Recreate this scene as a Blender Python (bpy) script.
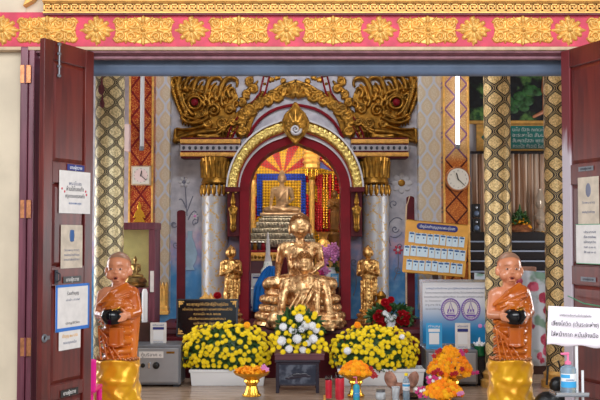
import bpy, bmesh, math, random
import numpy as np
from mathutils import Vector, Matrix, Euler, noise

for o in list(bpy.data.objects): bpy.data.objects.remove(o)
C = bpy.context.scene.collection
SC = bpy.context.scene
PI = math.pi
random.seed(7)
rng = np.random.default_rng(11)

# ------------------------------------------------------------------ camera, sky, lamps, exposure
F = 900.0; EYE = 1.5; TH = math.atan(35.0 / F)
cam_d = bpy.data.cameras.new('camera'); cam = bpy.data.objects.new('camera', cam_d); C.objects.link(cam)
cam.location = (0, 0, EYE); cam.rotation_euler = (PI / 2 + TH, 0, 0)
cam_d.sensor_width = 36; cam_d.lens = F / 600 * 36; cam_d.clip_end = 200
SC.camera = cam
SC.view_settings.view_transform = 'Standard'
try: SC.view_settings.look = 'None'
except Exception: pass
SC.view_settings.gamma = 1.0
SC.view_settings.use_curve_mapping = False
SC.view_settings.exposure = 0.35
SC.cycles.max_bounces = 8
SC.cycles.diffuse_bounces = 4

w = bpy.data.worlds.new('sky'); SC.world = w; w.use_nodes = True
bg = w.node_tree.nodes['Background']; bg.inputs[0].default_value = (0.83, 0.91, 1.0, 1); bg.inputs[1].default_value = 0.5

def area(name, loc, target, sx, sy, power, col=(1, 1, 1), spread=None):
    l = bpy.data.lights.new(name, 'AREA'); l.shape = 'RECTANGLE'; l.size = sx; l.size_y = sy
    l.energy = power; l.color = col
    if spread: l.spread = spread
    o = bpy.data.objects.new(name, l); C.objects.link(o); o.location = loc
    o.rotation_euler = (Vector(target) - Vector(loc)).to_track_quat('-Z', 'Y').to_euler()
    return o
area('porch_daylight', (0.2, 0.2, 4.0), (0, 8.5, 0.6), 8, 2.6, 400, (0.95, 0.98, 1.0))
area('side_fill', (-4.3, 9.6, 1.5), (0, 10.0, 0.8), 2.4, 1.8, 75, (0.98, 0.99, 1.0))  # added fill for the lower hall; the side wall has no opening
area('side_fill', (5.6, 9.3, 1.5), (0, 10.0, 0.8), 2.4, 1.8, 85, (0.98, 0.99, 1.0))  # matching fill from the opposite side, also added
area('upper_hall_fill', (0.0, 8.6, 4.25), (0, 10.2, 1.6), 2.6, 0.5, 40, (0.97, 0.98, 1.0))  # added to brighten the upper altar wall; no such lamp is seen
area('niche_light', (-0.1, 11.45, 2.75), (-0.1, 13.0, 1.9), 1.2, 0.3, 24, (1.0, 0.9, 0.72))  # added warm light on the sequins, its source unseen

# ------------------------------------------------------------------ photo coordinates -> points in the place
def P(px, py, Y):
    u = (px - 300) / F; v = (200 - py) / F
    k = Y / (math.cos(TH) - v * math.sin(TH))
    return Vector((u * k, Y, EYE + (math.sin(TH) + v * math.cos(TH)) * k))
def X(px, Y, py=235): return P(px, py, Y).x
def Z(py, Y): return P(300, py, Y).z

# ------------------------------------------------------------------ materials
def lin(c):
    return tuple(((x / 255) / 12.92 if x / 255 <= 0.04045 else ((x / 255 + 0.055) / 1.055) ** 2.4) for x in c) + (1,)
class S:                                    # a shader value that can be written as an expression
    def __init__(s, t, o): s.t = t; s.o = o
    def m(s, op, *a, rev=False):
        n = s.t.nodes.new('ShaderNodeMath'); n.operation = op
        ar = [s] + list(a)
        if rev: ar = [a[0], s]
        for i, v in enumerate(ar):
            if isinstance(v, S): s.t.links.new(v.o, n.inputs[i])
            else: n.inputs[i].default_value = v
        return S(s.t, n.outputs[0])
    def __add__(s, b): return s.m('ADD', b)
    __radd__ = __add__
    def __sub__(s, b): return s.m('SUBTRACT', b)
    def __rsub__(s, b): return s.m('SUBTRACT', b, rev=True)
    def __mul__(s, b): return s.m('MULTIPLY', b)
    __rmul__ = __mul__
    def __truediv__(s, b): return s.m('DIVIDE', b)
    def sin(s): return s.m('SINE')
    def cos(s): return s.m('COSINE')
    def abs(s): return s.m('ABSOLUTE')
    def fract(s): return s.m('FRACT')
    def floor(s): return s.m('FLOOR')
    def sqrt(s): return s.m('SQRT')
    def max(s, b): return s.m('MAXIMUM', b)
    def min(s, b): return s.m('MINIMUM', b)
    def lt(s, b): return s.m('LESS_THAN', b)
    def gt(s, b): return s.m('GREATER_THAN', b)
    def mod(s, b): return s.m('FLOORED_MODULO', b)
    def step(s, a, b):                      # smooth 0..1 between a and b
        n = s.t.nodes.new('ShaderNodeMapRange'); n.interpolation_type = 'SMOOTHSTEP'
        s.t.links.new(s.o, n.inputs[0]); n.inputs[1].default_value = a; n.inputs[2].default_value = b
        return S(s.t, n.outputs[0])
class Mat:
    def __init__(s, name, col=(128, 128, 128), rough=0.5, metal=0.0, **kw):
        s.mat = bpy.data.materials.new(name); s.mat.use_nodes = True; s.t = s.mat.node_tree
        s.b = s.t.nodes['Principled BSDF']
        s.b.inputs['Base Color'].default_value = lin(col); s.b.inputs['Roughness'].default_value = rough
        s.b.inputs['Metallic'].default_value = metal
        for k, v in kw.items(): s.b.inputs[k.replace('_', ' ')].default_value = v
    def coords(s, kind='Object'):
        n = s.t.nodes.new('ShaderNodeTexCoord'); q = s.t.nodes.new('ShaderNodeSeparateXYZ')
        s.t.links.new(n.outputs[kind], q.inputs[0]); s.vec = n.outputs[kind]
        return [S(s.t, q.outputs[i]) for i in range(3)]
    def noise(s, scale, detail=3, stretch=None, out=0, rough=0.5):
        n = s.t.nodes.new('ShaderNodeTexNoise'); n.inputs['Scale'].default_value = scale; n.inputs['Detail'].default_value = detail
        n.inputs['Roughness'].default_value = rough
        tc = s.t.nodes.new('ShaderNodeTexCoord'); src = tc.outputs['Object']
        if stretch:
            mp = s.t.nodes.new('ShaderNodeMapping'); mp.inputs['Scale'].default_value = stretch
            s.t.links.new(src, mp.inputs[0]); src = mp.outputs[0]
        s.t.links.new(src, n.inputs['Vector'])
        return S(s.t, n.outputs[out])
    def vor(s, scale, feature='F1', out='Distance', stretch=None, rnd=1.0):
        n = s.t.nodes.new('ShaderNodeTexVoronoi'); n.feature = feature; n.inputs['Scale'].default_value = scale
        n.inputs['Randomness'].default_value = rnd
        tc = s.t.nodes.new('ShaderNodeTexCoord'); src = tc.outputs['Object']
        if stretch:
            mp = s.t.nodes.new('ShaderNodeMapping'); mp.inputs['Scale'].default_value = stretch
            s.t.links.new(src, mp.inputs[0]); src = mp.outputs[0]
        s.t.links.new(src, n.inputs['Vector'])
        return S(s.t, n.outputs[out])
    def mix(s, f, a, b):
        n = s.t.nodes.new('ShaderNodeMix'); n.data_type = 'RGBA'
        if isinstance(f, S): s.t.links.new(f.o, n.inputs[0])
        else: n.inputs[0].default_value = f
        for v, i in ((a, 6), (b, 7)):
            if isinstance(v, S): s.t.links.new(v.o, n.inputs[i])
            else: n.inputs[i].default_value = lin(v)
        return S(s.t, n.outputs[2])
    def col(s, v): s.t.links.new(v.o, s.b.inputs['Base Color']); return s
    def set(s, k, v): s.t.links.new(v.o, s.b.inputs[k]); return s
    def bump(s, h, strength=0.3, dist=0.01):
        n = s.t.nodes.new('ShaderNodeBump'); n.inputs['Strength'].default_value = strength; n.inputs['Distance'].default_value = dist
        s.t.links.new(h.o, n.inputs['Height']); s.t.links.new(n.outputs[0], s.b.inputs['Normal']); return s
M = {}
def plain(name, col, rough=0.5, metal=0.0, vary=0.0, nscale=8, bump=0.0, **kw):
    m = Mat(name, col, rough, metal, **kw)
    if vary:
        d = tuple(max(0, c * (1 - vary)) for c in col); l = tuple(min(255, c * (1 + vary * 0.6)) for c in col)
        n = m.noise(nscale, 4); m.col(m.mix(n.step(0.3, 0.7), d, l))
        if bump: m.bump(m.noise(nscale * 3, 4), bump)
    M[name] = m.mat; return m
plain('cream', (212, 196, 172), 0.8, vary=0.05, nscale=3, bump=0.1)
plain('pink', (200, 58, 84), 0.6, vary=0.10, nscale=9, bump=0.1)
plain('mauve', (160, 112, 124), 0.6, vary=0.10, nscale=14)
plain('mauve_dark', (116, 58, 72), 0.6, vary=0.1, nscale=14)
plain('sand_edge', (196, 168, 138), 0.7, vary=0.08, nscale=14)
plain('steel_blue', (104, 122, 150), 0.34, 0.1, vary=0.07, nscale=6)
plain('gold_paint', (226, 172, 88), 0.42, 0.25, vary=0.10, nscale=22)
plain('gold_ground', (214, 156, 78), 0.5, 0.2, vary=0.12, nscale=22)
plain('gold_old', (156, 112, 42), 0.34, 0.8, vary=0.25, nscale=14)
plain('gold_filigree', (250, 208, 120), 0.35, 0.5, vary=0.2, nscale=60)
plain('gold_old_dark', (110, 70, 26), 0.45, 0.5, vary=0.2, nscale=14)
plain('gold_bright', (240, 186, 70), 0.22, 0.9)
plain('red_paint', (118, 8, 26), 0.5, vary=0.08, nscale=6, Specular_IOR_Level=0.2)
plain('red_dark', (84, 16, 26), 0.5, vary=0.15, nscale=5, Specular_IOR_Level=0.2)
plain('white_paint', (198, 196, 202), 0.6, vary=0.04, nscale=6)
plain('white', (232, 232, 234), 0.45)
plain('paper', (226, 220, 216), 0.8, vary=0.03, nscale=20)
plain('paper_old', (205, 190, 172), 0.8, vary=0.08, nscale=14)
plain('ink', (52, 50, 58), 0.8)
plain('ink_soft', (120, 122, 140), 0.8)
plain('ink_blue', (58, 96, 150), 0.7)
plain('ink_red', (200, 30, 60), 0.7)
plain('black', (14, 14, 17), 0.35)
plain('black_gloss', (12, 13, 18), 0.14)
plain('navy', (30, 42, 120), 0.5)
plain('sky_blue', (58, 160, 215), 0.5)
plain('blue_tape', (38, 112, 198), 0.5)
plain('chrome', (200, 204, 212), 0.2, 0.9)
plain('grey_metal', (120, 122, 128), 0.42, 0.5, vary=0.06, nscale=6)
plain('safe_door', (158, 158, 162), 0.4, 0.35, vary=0.04, nscale=4)
plain('dark_metal', (52, 54, 62), 0.45, 0.4)
plain('copper', (186, 122, 82), 0.35, 0.7, vary=0.15, nscale=30)
plain('skin', (222, 146, 108), 0.24, vary=0.05, nscale=8)
plain('shaved_hair', (168, 124, 98), 0.3, vary=0.08, nscale=30)
plain('bronze', (206, 160, 92), 0.3, 0.7, vary=0.2, nscale=20)
plain('bronze_grey', (150, 120, 90), 0.36, 0.5, vary=0.2, nscale=14)
plain('silver_base', (136, 126, 110), 0.45, 0.35, vary=0.25, nscale=18)
plain('eye_black', (16, 12, 12), 0.15)
plain('lip', (176, 58, 52), 0.3)
plain('leaf', (56, 92, 44), 0.5, vary=0.35, nscale=30)
plain('stem', (60, 88, 44), 0.6)
plain('yellow_petal', (250, 222, 20), 0.55)
plain('yellow_heart', (226, 176, 10), 0.7)
plain('white_petal', (238, 238, 240), 0.6)
plain('orange_petal', (255, 168, 12), 0.7)
_m = Mat('marigold_petal', (255, 170, 10), 0.7); _oi = _m.t.nodes.new('ShaderNodeObjectInfo'); _m.col(_m.mix(S(_m.t, _oi.outputs['Random']), (255, 150, 4), (255, 200, 24))); M['marigold_petal'] = _m.mat
plain('red_petal', (176, 12, 30), 0.5)
plain('pink_petal', (224, 140, 200), 0.5)
plain('magenta_petal', (205, 50, 130), 0.5)
plain('candle_red', (206, 38, 58), 0.3, vary=0.08, nscale=20)
plain('teal_gel', (58, 170, 190), 0.2)
plain('pump_pink', (240, 120, 160), 0.35)
plain('blue_cloth', (28, 120, 200), 0.5, vary=0.12, nscale=8)
plain('hair_gold', (150, 100, 52), 0.4, 0.7, vary=0.3, nscale=60)
plain('hot_pink', (245, 28, 150), 0.35)
plain('brown_paper', (172, 124, 104), 0.7, vary=0.18, nscale=18, bump=0.4)
plain('recess_shade', (36, 10, 16), 0.5)  # near-black: the shade of the door gap is put into the colour
plain('dark_wood', (62, 34, 34), 0.3, vary=0.2, nscale=8)
plain('table_purple', (34, 25, 42), 0.25, vary=0.1, nscale=8)
plain('frieze_grey', (150, 146, 152), 0.6)
plain('maroon_top', (96, 48, 56), 0.4, vary=0.1, nscale=8)
plain('shelf_black', (22, 18, 26), 0.25)
plain('shelf_edge', (150, 160, 180), 0.4)
plain('green_line', (70, 150, 110), 0.5)
plain('clock_face', (214, 208, 196), 0.5)
plain('yellow_board', (222, 160, 66), 0.5, vary=0.04, nscale=10)
plain('card', (200, 220, 232), 0.6)
plain('bag_black', (20, 22, 26), 0.35, vary=0.3, nscale=12, bump=0.6)
plain('pink_box', (226, 200, 196), 0.6)
plain('green_glass', (24, 96, 56), 0.15)

m = Mat('plastic_white', (235, 236, 238), 0.35); M['planter'] = m.mat
m = Mat('clear_glass', (235, 242, 246), 0.05); m.b.inputs['Transmission Weight'].default_value = 1; m.b.inputs['IOR'].default_value = 1.2; M['glass'] = m.mat
m = Mat('bottle_water', (196, 222, 240), 0.12); m.b.inputs['Transmission Weight'].default_value = 0.7; m.b.inputs['IOR'].default_value = 1.25; M['bottle'] = m.mat
m = Mat('thin_plastic', (236, 240, 244), 0.25); m.b.inputs['Transmission Weight'].default_value = 0.55; m.b.inputs['IOR'].default_value = 1.1; M['thin_plastic'] = m.mat
m = Mat('lamp_on', (255, 255, 255), 0.5); m.b.inputs['Emission Color'].default_value = (0.93, 0.95, 1, 1); m.b.inputs['Emission Strength'].default_value = 5; M['tube_on'] = m.mat
m = Mat('lamp_off', (205, 205, 208), 0.35); M['tube_off'] = m.mat

# gold leaf, crumpled and patchy
def gold_leaf(name, a, b, scale):
    m = Mat(name, a, 0.3, 0.85)
    n1 = m.noise(scale, 5, rough=0.65); n2 = m.vor(scale * 1.6)
    m.col(m.mix(n1.step(0.35, 0.62), b, a))
    m.set('Roughness', n2 * 0.35 + 0.2)
    m.bump(n1 * 0.7 + n2 * 0.5, 0.5, 0.02); M[name] = m.mat
gold_leaf('gold_leaf', (250, 208, 150), (158, 100, 56), 13)
gold_leaf('gold_leaf_disciple', (244, 196, 120), (146, 94, 46), 18)

# varnished mahogany
m = Mat('mahogany', (104, 34, 32), 0.34)
n = m.noise(5, 6, stretch=(5, 5, 0.6)); n2 = m.noise(2.2, 3, stretch=(1, 1, 0.5))
m.col(m.mix(n2.step(0.35, 0.7), m.mix(n.step(0.35, 0.65), (62, 14, 16), (92, 24, 22)), m.mix(n.step(0.3, 0.7), (92, 28, 20), (112, 38, 26))))
m.bump(n, 0.08); M['mahogany'] = m.mat
m = Mat('jamb_wood', (112, 52, 68), 0.35)
n = m.noise(5, 5, stretch=(6, 6, 0.4)); m.col(m.mix(n.step(0.3, 0.7), (92, 40, 56), (128, 66, 82))); M['jamb'] = m.mat
m = Mat('weathered_stile', (150, 126, 132), 0.5)
X_, Y_, Z_ = m.coords(); n = m.noise(6, 5, stretch=(4, 4, 0.8))
m.col(m.mix((Z_ + n * 0.5).step(2.25, 2.45), (186, 174, 182), (108, 30, 36))); M['stile_worn'] = m.mat
# terracotta / laminate floor, semi gloss boards
m = Mat('floor_boards', (150, 126, 106), 0.2)
X_, Y_, Z_ = m.coords(); n = m.noise(3.2, 5, stretch=(1, 6, 1)); pl = (Y_ / 0.15).fract()
ln = (pl - 0.5).abs().step(0.478, 0.5)
m.col(m.mix(ln, m.mix(n.step(0.3, 0.7), (150, 124, 104), (182, 158, 136)), (92, 72, 62))); m.bump(ln * -1.0, 0.2); M['floor'] = m.mat
m = Mat('terrace_tiles', (176, 168, 156), 0.5)
X_, Y_, Z_ = m.coords(); gx = ((X_ / 0.4).fract() - 0.5).abs().max(((Y_ / 0.4).fract() - 0.5).abs()).step(0.485, 0.5)
m.col(m.mix(gx, (182, 172, 160), (120, 112, 104))); M['terrace'] = m.mat

# ogee lattice: lines and leaf motifs on a cylinder or a flat pilaster
def lattice(name, u_of, wd, ht, cols, amp=0.27, lw=0.055, metal=0.6, inner=True, orn=60, rough=0.3, soft=0.02, broken=False, dark=0):
    m = Mat(name, cols[0], rough, metal); x, y, z = m.coords(); u = u_of(x, y) / wd; v = z * (2 * PI / ht)
    s = v.sin() * amp
    a = ((u + s).fract() - 0.5).abs(); b = ((u - s + 0.5).fract() - 0.5).abs()
    # where neighbouring lines run: distance to either family
    d = a.m('MULTIPLY', 1.0).min(b)
    line = 1.0 - d.step(lw, lw + soft)
    n = m.noise(orn, 4, rough=0.6)
    dd = d + (n - 0.5) * 0.05; ring = dd.step(0.11, 0.125) - dd.step(0.155, 0.17)
    grain = n.step(0.46, 0.56)
    base = m.mix(grain, cols[0], m.mix(0.45, cols[0], cols[3]))
    heart = m.mix(grain, m.mix(dd.step(0.24, 0.27), cols[3], cols[0]), m.mix(0.55, cols[3], cols[1]))
    body = m.mix(ring, m.mix(dd.step(0.155, 0.17), base, heart), cols[1]) if inner else base
    if dark:
        strand = (d.step(0.02, 0.03) - d.step(0.05, 0.06)) * 0.75; inset = dd.step(dark, dark + 0.015)
        motif = dd.step(dark + 0.05, dark + 0.065) - dd.step(dark + 0.08, dark + 0.095)
        leafc = m.mix(grain * 0.8, cols[0], m.mix(0.3, cols[3], cols[2]))
        body = m.mix(inset, m.mix(strand, cols[2], cols[0]), leafc)
    if broken: line = line * m.noise(38, 3).step(0.42, 0.58)
    m.col(m.mix(line, body, cols[2])); m.set('Metallic', (1.0 - line) * metal)
    m.bump(n * 0.4 - line * 0.5, 0.3, 0.01); M[name] = m.mat
    return m
def cyl_u(x, y): return y.m('ARCTAN2', x) * 0.13
lattice('pillar_gold_pale', cyl_u, 0.163363, 0.175, [(246, 230, 182), (150, 126, 84), (40, 28, 26), (214, 196, 144)], dark=0.115, lw=0.015, metal=0.2, rough=0.4, amp=0.25, orn=70)
lattice('pillar_gold_dark', cyl_u, 0.204204, 0.215, [(252, 222, 160), (84, 62, 50), (20, 14, 24), (216, 180, 116)], dark=0.14, lw=0.015, metal=0.25, rough=0.4, amp=0.25, orn=80)
flat_u = lambda x, y: x + 0.0
lattice('half_column', cyl_u, 0.1361, 0.22, [(168, 170, 182), (170, 168, 172), (190, 152, 84), (178, 170, 154)], amp=0.26, lw=0.10, metal=0.15, orn=90, broken=True)
lattice('pale_pilaster', flat_u, 0.17, 0.33, [(218, 206, 186), (204, 190, 168), (200, 206, 220), (212, 194, 162)], amp=0.26, lw=0.07, metal=0.05, orn=60)
# orange and crimson lattice of straight diamonds with stencilled scrollwork
m = Mat('orange_lattice', (216, 120, 62), 0.35, 0.3); x, y, z = m.coords()
u = x / 0.27; v = z / 0.36
a = ((u + v).fract() - 0.5).abs(); b = ((u - v).fract() - 0.5).abs()
d = a.min(b); dn = m.vor(95); ln = 1.0 - d.step(0.045, 0.06); dot = dn.step(0.30, 0.42)
m.col(m.mix(ln, m.mix(dot, (240, 168, 84), (168, 54, 32)), (122, 16, 28))); M['orange_lattice'] = m.mat
m = Mat('gold_lattice', (216, 160, 90), 0.35, 0.4); x, y, z = m.coords()
u = x / 0.27; v = z / 0.30
a = ((u + v).fract() - 0.5).abs(); b = ((u - v).fract() - 0.5).abs()
d = a.min(b); dn = m.vor(95); ln = 1.0 - d.step(0.04, 0.055); dot = dn.step(0.30, 0.42)
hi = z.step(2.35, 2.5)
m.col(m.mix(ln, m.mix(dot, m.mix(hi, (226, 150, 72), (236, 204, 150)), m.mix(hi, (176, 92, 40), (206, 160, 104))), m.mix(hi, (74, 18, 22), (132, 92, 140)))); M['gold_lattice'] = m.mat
# the wall behind: pearl grey plaster above, pink clouds, blue below
m = Mat('mural', (170, 168, 178), 0.5); x, y, z = m.coords(); n = m.noise(5, 5); n3 = m.noise(9, 4)
zz = z + (n - 0.5) * 0.5
up = m.mix(n3.step(0.3, 0.7), (164, 162, 174), (194, 192, 200))
c1 = m.mix(zz.step(1.35, 1.6), m.mix(n3.step(0.35, 0.65), (150, 150, 190), (196, 164, 184)), up)
c2 = m.mix(zz.step(0.95, 1.35), m.mix(n3.step(0.4, 0.75), (62, 130, 186), (110, 160, 200)), c1)
m.col(c2); M['mural'] = m.mat
# dark green mural, a garden at night
m = Mat('night_mural', (20, 40, 34), 0.4); n = m.vor(9); n2 = m.noise(3.2, 5); n3 = m.noise(14, 4)
m.col(m.mix(n2.step(0.52, 0.66), m.mix(n3.step(0.4, 0.7), (10, 16, 24), (26, 34, 40)), m.mix(n3.step(0.35, 0.62), (26, 78, 44), (104, 150, 72)))); M['night_mural'] = m.mat
# sequin beads
def beads(name, size, picker, rough=0.22, metal=0.35):
    m = Mat(name, (200, 150, 20), rough, metal); x, y, z = m.coords()
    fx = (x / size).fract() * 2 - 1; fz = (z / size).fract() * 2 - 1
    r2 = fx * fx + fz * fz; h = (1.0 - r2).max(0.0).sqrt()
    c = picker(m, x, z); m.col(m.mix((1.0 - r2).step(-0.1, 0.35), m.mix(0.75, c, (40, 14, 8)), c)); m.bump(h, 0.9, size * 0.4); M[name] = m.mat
CX, CZ = X(283, 13.2), Z(174, 13.2)
def rays(m, x, z):
    an = (z - CZ).m('ARCTAN2', x - CX) / (PI / 9.0)
    return m.mix(an.mod(2.0).lt(1.0), (200, 14, 22), (248, 186, 24))
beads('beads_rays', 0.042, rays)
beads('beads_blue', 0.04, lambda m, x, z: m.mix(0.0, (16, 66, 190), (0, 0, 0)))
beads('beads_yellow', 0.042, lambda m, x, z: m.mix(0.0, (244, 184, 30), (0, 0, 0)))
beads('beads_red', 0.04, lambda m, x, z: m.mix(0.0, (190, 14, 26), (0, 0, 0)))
# robe: glossy painted orange clay
m = Mat('robe_orange', (206, 104, 24), 0.22); n = m.noise(4, 4); m.col(m.mix(n.step(0.3, 0.7), (190, 88, 22), (218, 120, 34)))
m.b.inputs['Coat Weight'].default_value = 0.5; M['robe'] = m.mat
m = Mat('golden_satin', (226, 160, 10), 0.3, 0.3, Sheen_Weight=0.3); n = m.noise(5, 4, stretch=(1, 1, 1.6)); m.col(m.mix(n.step(0.3, 0.7), (222, 150, 2), (244, 184, 12))); M['satin'] = m.mat
m = Mat('curtain_brown', (150, 126, 106), 0.5); n = m.noise(6, 3, stretch=(3, 3, 0.1)); m.col(m.mix(n.step(0.35, 0.65), (170, 120, 84), (226, 206, 186))); M['curtain'] = m.mat
m = Mat('rose_print', (160, 170, 166), 0.6); v = m.vor(5.5); n = m.noise(12, 3); n2 = m.noise(5, 3)
m.col(m.mix((v + (n - 0.5) * 0.3).step(0.36, 0.42), m.mix(n.step(0.4, 0.6), (150, 24, 60), (204, 90, 120)), m.mix(n2.step(0.5, 0.62), (184, 190, 200), (110, 140, 124)))); M['rose_print'] = m.mat
m = Mat('blue_print', (60, 150, 190), 0.35); x, y, z = m.coords(); m.col(m.mix(z.step(0.14, 0.50), (20, 128, 186), (222, 222, 228))); M['blue_print'] = m.mat
m = Mat('shell_inlay', (90, 100, 120), 0.12); v = m.noise(9, 4); x, y, z = m.coords()
m.col(m.mix(v.step(0.45, 0.6), (34, 40, 58), (92, 98, 112))); M['inlay'] = m.mat
m = Mat('porcelain_green', (200, 220, 205), 0.3); v = m.vor(40); m.col(m.mix(v.step(0.2, 0.3), (70, 140, 90), (225, 228, 226))); M['porcelain'] = m.mat

# ------------------------------------------------------------------ mesh helpers
class MB:
    def __init__(s, mat4=None): s.v = []; s.f = []; s.m = mat4
    def add(s, vs, fs):
        k = len(s.v)
        s.v += [tuple(s.m @ Vector(p)) if s.m else tuple(p) for p in vs]
        s.f += [tuple(i + k for i in f) for f in fs]; return s
    def box(s, x0, x1, y0, y1, z0, z1, rot=None):
        vs = [(x, y, z) for x in (x0, x1) for y in (y0, y1) for z in (z0, z1)]
        if rot:
            c = Vector(((x0 + x1) / 2, (y0 + y1) / 2, (z0 + z1) / 2)); vs = [c + rot @ (Vector(p) - c) for p in vs]
        return s.add(vs, [(0, 1, 3, 2), (4, 6, 7, 5), (0, 4, 5, 1), (2, 3, 7, 6), (0, 2, 6, 4), (1, 5, 7, 3)])
    def lathe(s, prof, n=24, c=(0, 0, 0), a0=0, a1=2 * PI, flute=None):
        full = abs(a1 - a0 - 2 * PI) < 1e-6; k = n if full else n + 1; vs = []
        for r, z in prof:
            for i in range(k):
                a = a0 + (a1 - a0) * i / n; rr = r * (flute(a, z) if flute else 1)
                vs.append((c[0] + rr * math.cos(a), c[1] + rr * math.sin(a), c[2] + z))
        fs = []
        for j in range(len(prof) - 1):
            for i in range(n):
                i2 = (i + 1) % k; fs.append((j * k + i, j * k + i2, (j + 1) * k + i2, (j + 1) * k + i))
        if full:
            fs.append(tuple(range(k - 1, -1, -1))); fs.append(tuple((len(prof) - 1) * k + i for i in range(k)))
        return s.add(vs, fs)
    def tube(s, pts, r, n=8, close=False):
        pts = [Vector(p) for p in pts]; rs = r if isinstance(r, (list, tuple)) else [r] * len(pts); vs = []; L = len(pts)
        prev = None
        for i, p in enumerate(pts):
            d = (pts[min(i + 1, L - 1)] - pts[max(i - 1, 0)])
            if d.length < 1e-9: d = Vector((0, 0, 1))
            d.normalize()
            if prev is None:
                e = d.cross(Vector((0, 0, 1)) if abs(d.z) < 0.9 else Vector((0, 1, 0))).normalized()
            else:
                e = (prev - d * prev.dot(d)); e = e.normalized() if e.length > 1e-6 else prev
            prev = e; g = d.cross(e)
            for k in range(n):
                a = 2 * PI * k / n; vs.append(p + (e * math.cos(a) + g * math.sin(a)) * rs[i])
        fs = [(j * n + k, j * n + (k + 1) % n, (j + 1) * n + (k + 1) % n, (j + 1) * n + k) for j in range(L - 1) for k in range(n)]
        fs += [tuple(range(n - 1, -1, -1)), tuple((L - 1) * n + k for k in range(n))]
        return s.add(vs, fs)
    def ball(s, c, r, nu=12, nv=8, rot=None):
        r = (r, r, r) if isinstance(r, (int, float)) else r; vs = []; c = Vector(c)
        for j in range(nv + 1):
            t = PI * j / nv
            for i in range(nu):
                a = 2 * PI * i / nu; p = Vector((r[0] * math.sin(t) * math.cos(a), r[1] * math.sin(t) * math.sin(a), r[2] * math.cos(t)))
                vs.append(c + (rot @ p if rot else p))
        fs = [(j * nu + i, (j + 1) * nu + i, (j + 1) * nu + (i + 1) % nu, j * nu + (i + 1) % nu) for j in range(nv) for i in range(nu)]
        return s.add(vs, fs)
    def capsule(s, p0, p1, r0, r1):
        p0 = Vector(p0); p1 = Vector(p1); d = (p1 - p0); L = d.length or 1e-4; d.normalize()
        q = d.to_track_quat('Z', 'Y').to_matrix(); prof = []
        for k in range(5): a = -PI / 2 + PI / 2 * k / 4; prof.append((max(1e-4, r0 * math.cos(a)), r0 * math.sin(a)))
        for k in range(5): a = PI / 2 * k / 4; prof.append((max(1e-4, r1 * math.cos(a)), L + r1 * math.sin(a)))
        n = 14; vs = [p0 + q @ Vector((r * math.cos(2 * PI * i / n), r * math.sin(2 * PI * i / n), z)) for r, z in prof for i in range(n)]
        fs = [(j * n + i, j * n + (i + 1) % n, (j + 1) * n + (i + 1) % n, (j + 1) * n + i) for j in range(len(prof) - 1) for i in range(n)]
        fs += [tuple(range(n - 1, -1, -1)), tuple((len(prof) - 1) * n + i for i in range(n))]
        return s.add(vs, fs)
    def prism(s, pts, y0, y1):                 # polygon in x,z pushed through y
        n = len(pts); vs = [(x, y0, z) for x, z in pts] + [(x, y1, z) for x, z in pts]
        return s.add(vs, [tuple(range(n)), tuple(range(2 * n - 1, n - 1, -1))] + [(i, i + n, (i + 1) % n + n, (i + 1) % n) for i in range(n)])
    def mesh(s, name, smooth=False, fix=True):
        me = bpy.data.meshes.new(name); me.from_pydata(s.v, [], s.f); me.validate()
        if fix:
            b = bmesh.new(); b.from_mesh(me); bmesh.ops.remove_doubles(b, verts=b.verts, dist=1e-6)
            bmesh.ops.recalc_face_normals(b, faces=b.faces); b.to_mesh(me); b.free()
        if smooth:
            me.polygons.foreach_set('use_smooth', [True] * len(me.polygons))
            if smooth != 'all':
                try: me.set_sharp_from_angle(angle=math.radians(38))
                except Exception: pass
        return me
    def build(s, name, mat, parent=None, smooth=False, bevel=0, fix=True, loc=None):
        me = s.mesh(name, smooth, fix); me.materials.append(M[mat] if isinstance(mat, str) else mat)
        o = bpy.data.objects.new(name, me); C.objects.link(o)
        if bevel:
            b = o.modifiers.new('bevel', 'BEVEL'); b.width = bevel; b.segments = 2; b.limit_method = 'ANGLE'
        if parent: o.parent = parent
        if loc is not None: o.location = loc
        return o
def tag(o, label=None, cat=None, group=None, kind=None):
    if label: o['label'] = label
    if cat: o['category'] = cat
    if group: o['group'] = group
    if kind: o['kind'] = kind
    return o
def thing(name, label, cat, loc=(0, 0, 0), rz=0, group=None, rx=0, ry=0):
    o = bpy.data.objects.new(name, None); C.objects.link(o); o.location = loc; o.rotation_euler = (rx, ry, rz); o.empty_display_size = 0.05
    return tag(o, label, cat, group)
def struct(o): o['kind'] = 'structure'; return o
def copy_tree(o, loc=None, parent=None, label=None):
    kids = [c for c in C.objects if c.parent == o] if not hasattr(o, '_k') else o._k
    c = o.copy(); C.objects.link(c); c.parent = parent
    if loc is not None: c.location = loc
    if label: c['label'] = label
    for ch in kids: copy_tree(ch, None, c)
    return c
FONT_CACHE = {}
def lettering(text, size, mat, parent, loc, name='lettering', align='CENTER', width=None, rot=0, depth=0.0006, rz=0):
    key = (text, round(size, 5), align)
    cu = bpy.data.curves.new('t', 'FONT'); cu.body = text; cu.size = size; cu.align_x = align; cu.extrude = depth; cu.resolution_u = 1
    t = bpy.data.objects.new('t', cu); C.objects.link(t)
    dg = bpy.context.evaluated_depsgraph_get(); me = bpy.data.meshes.new_from_object(t.evaluated_get(dg))
    bpy.data.objects.remove(t)
    co = np.empty(len(me.vertices) * 3); me.vertices.foreach_get('co', co); co = co.reshape(-1, 3)
    if width and len(co):
        ww = co[:, 0].max() - co[:, 0].min(); co[:, 0] *= width / ww
    cr, sr = math.cos(rot), math.sin(rot)
    x = co[:, 0] * cr - co[:, 1] * sr; z = co[:, 0] * sr + co[:, 1] * cr; out = np.stack([x, -co[:, 2], z], 1)
    me.vertices.foreach_set('co', out.ravel()); me.materials.clear(); me.materials.append(M[mat]); me.name = name
    o = bpy.data.objects.new(name, me); C.objects.link(o); o.parent = parent; o.location = loc; o.rotation_euler = (0, 0, rz)
    return o
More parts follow.
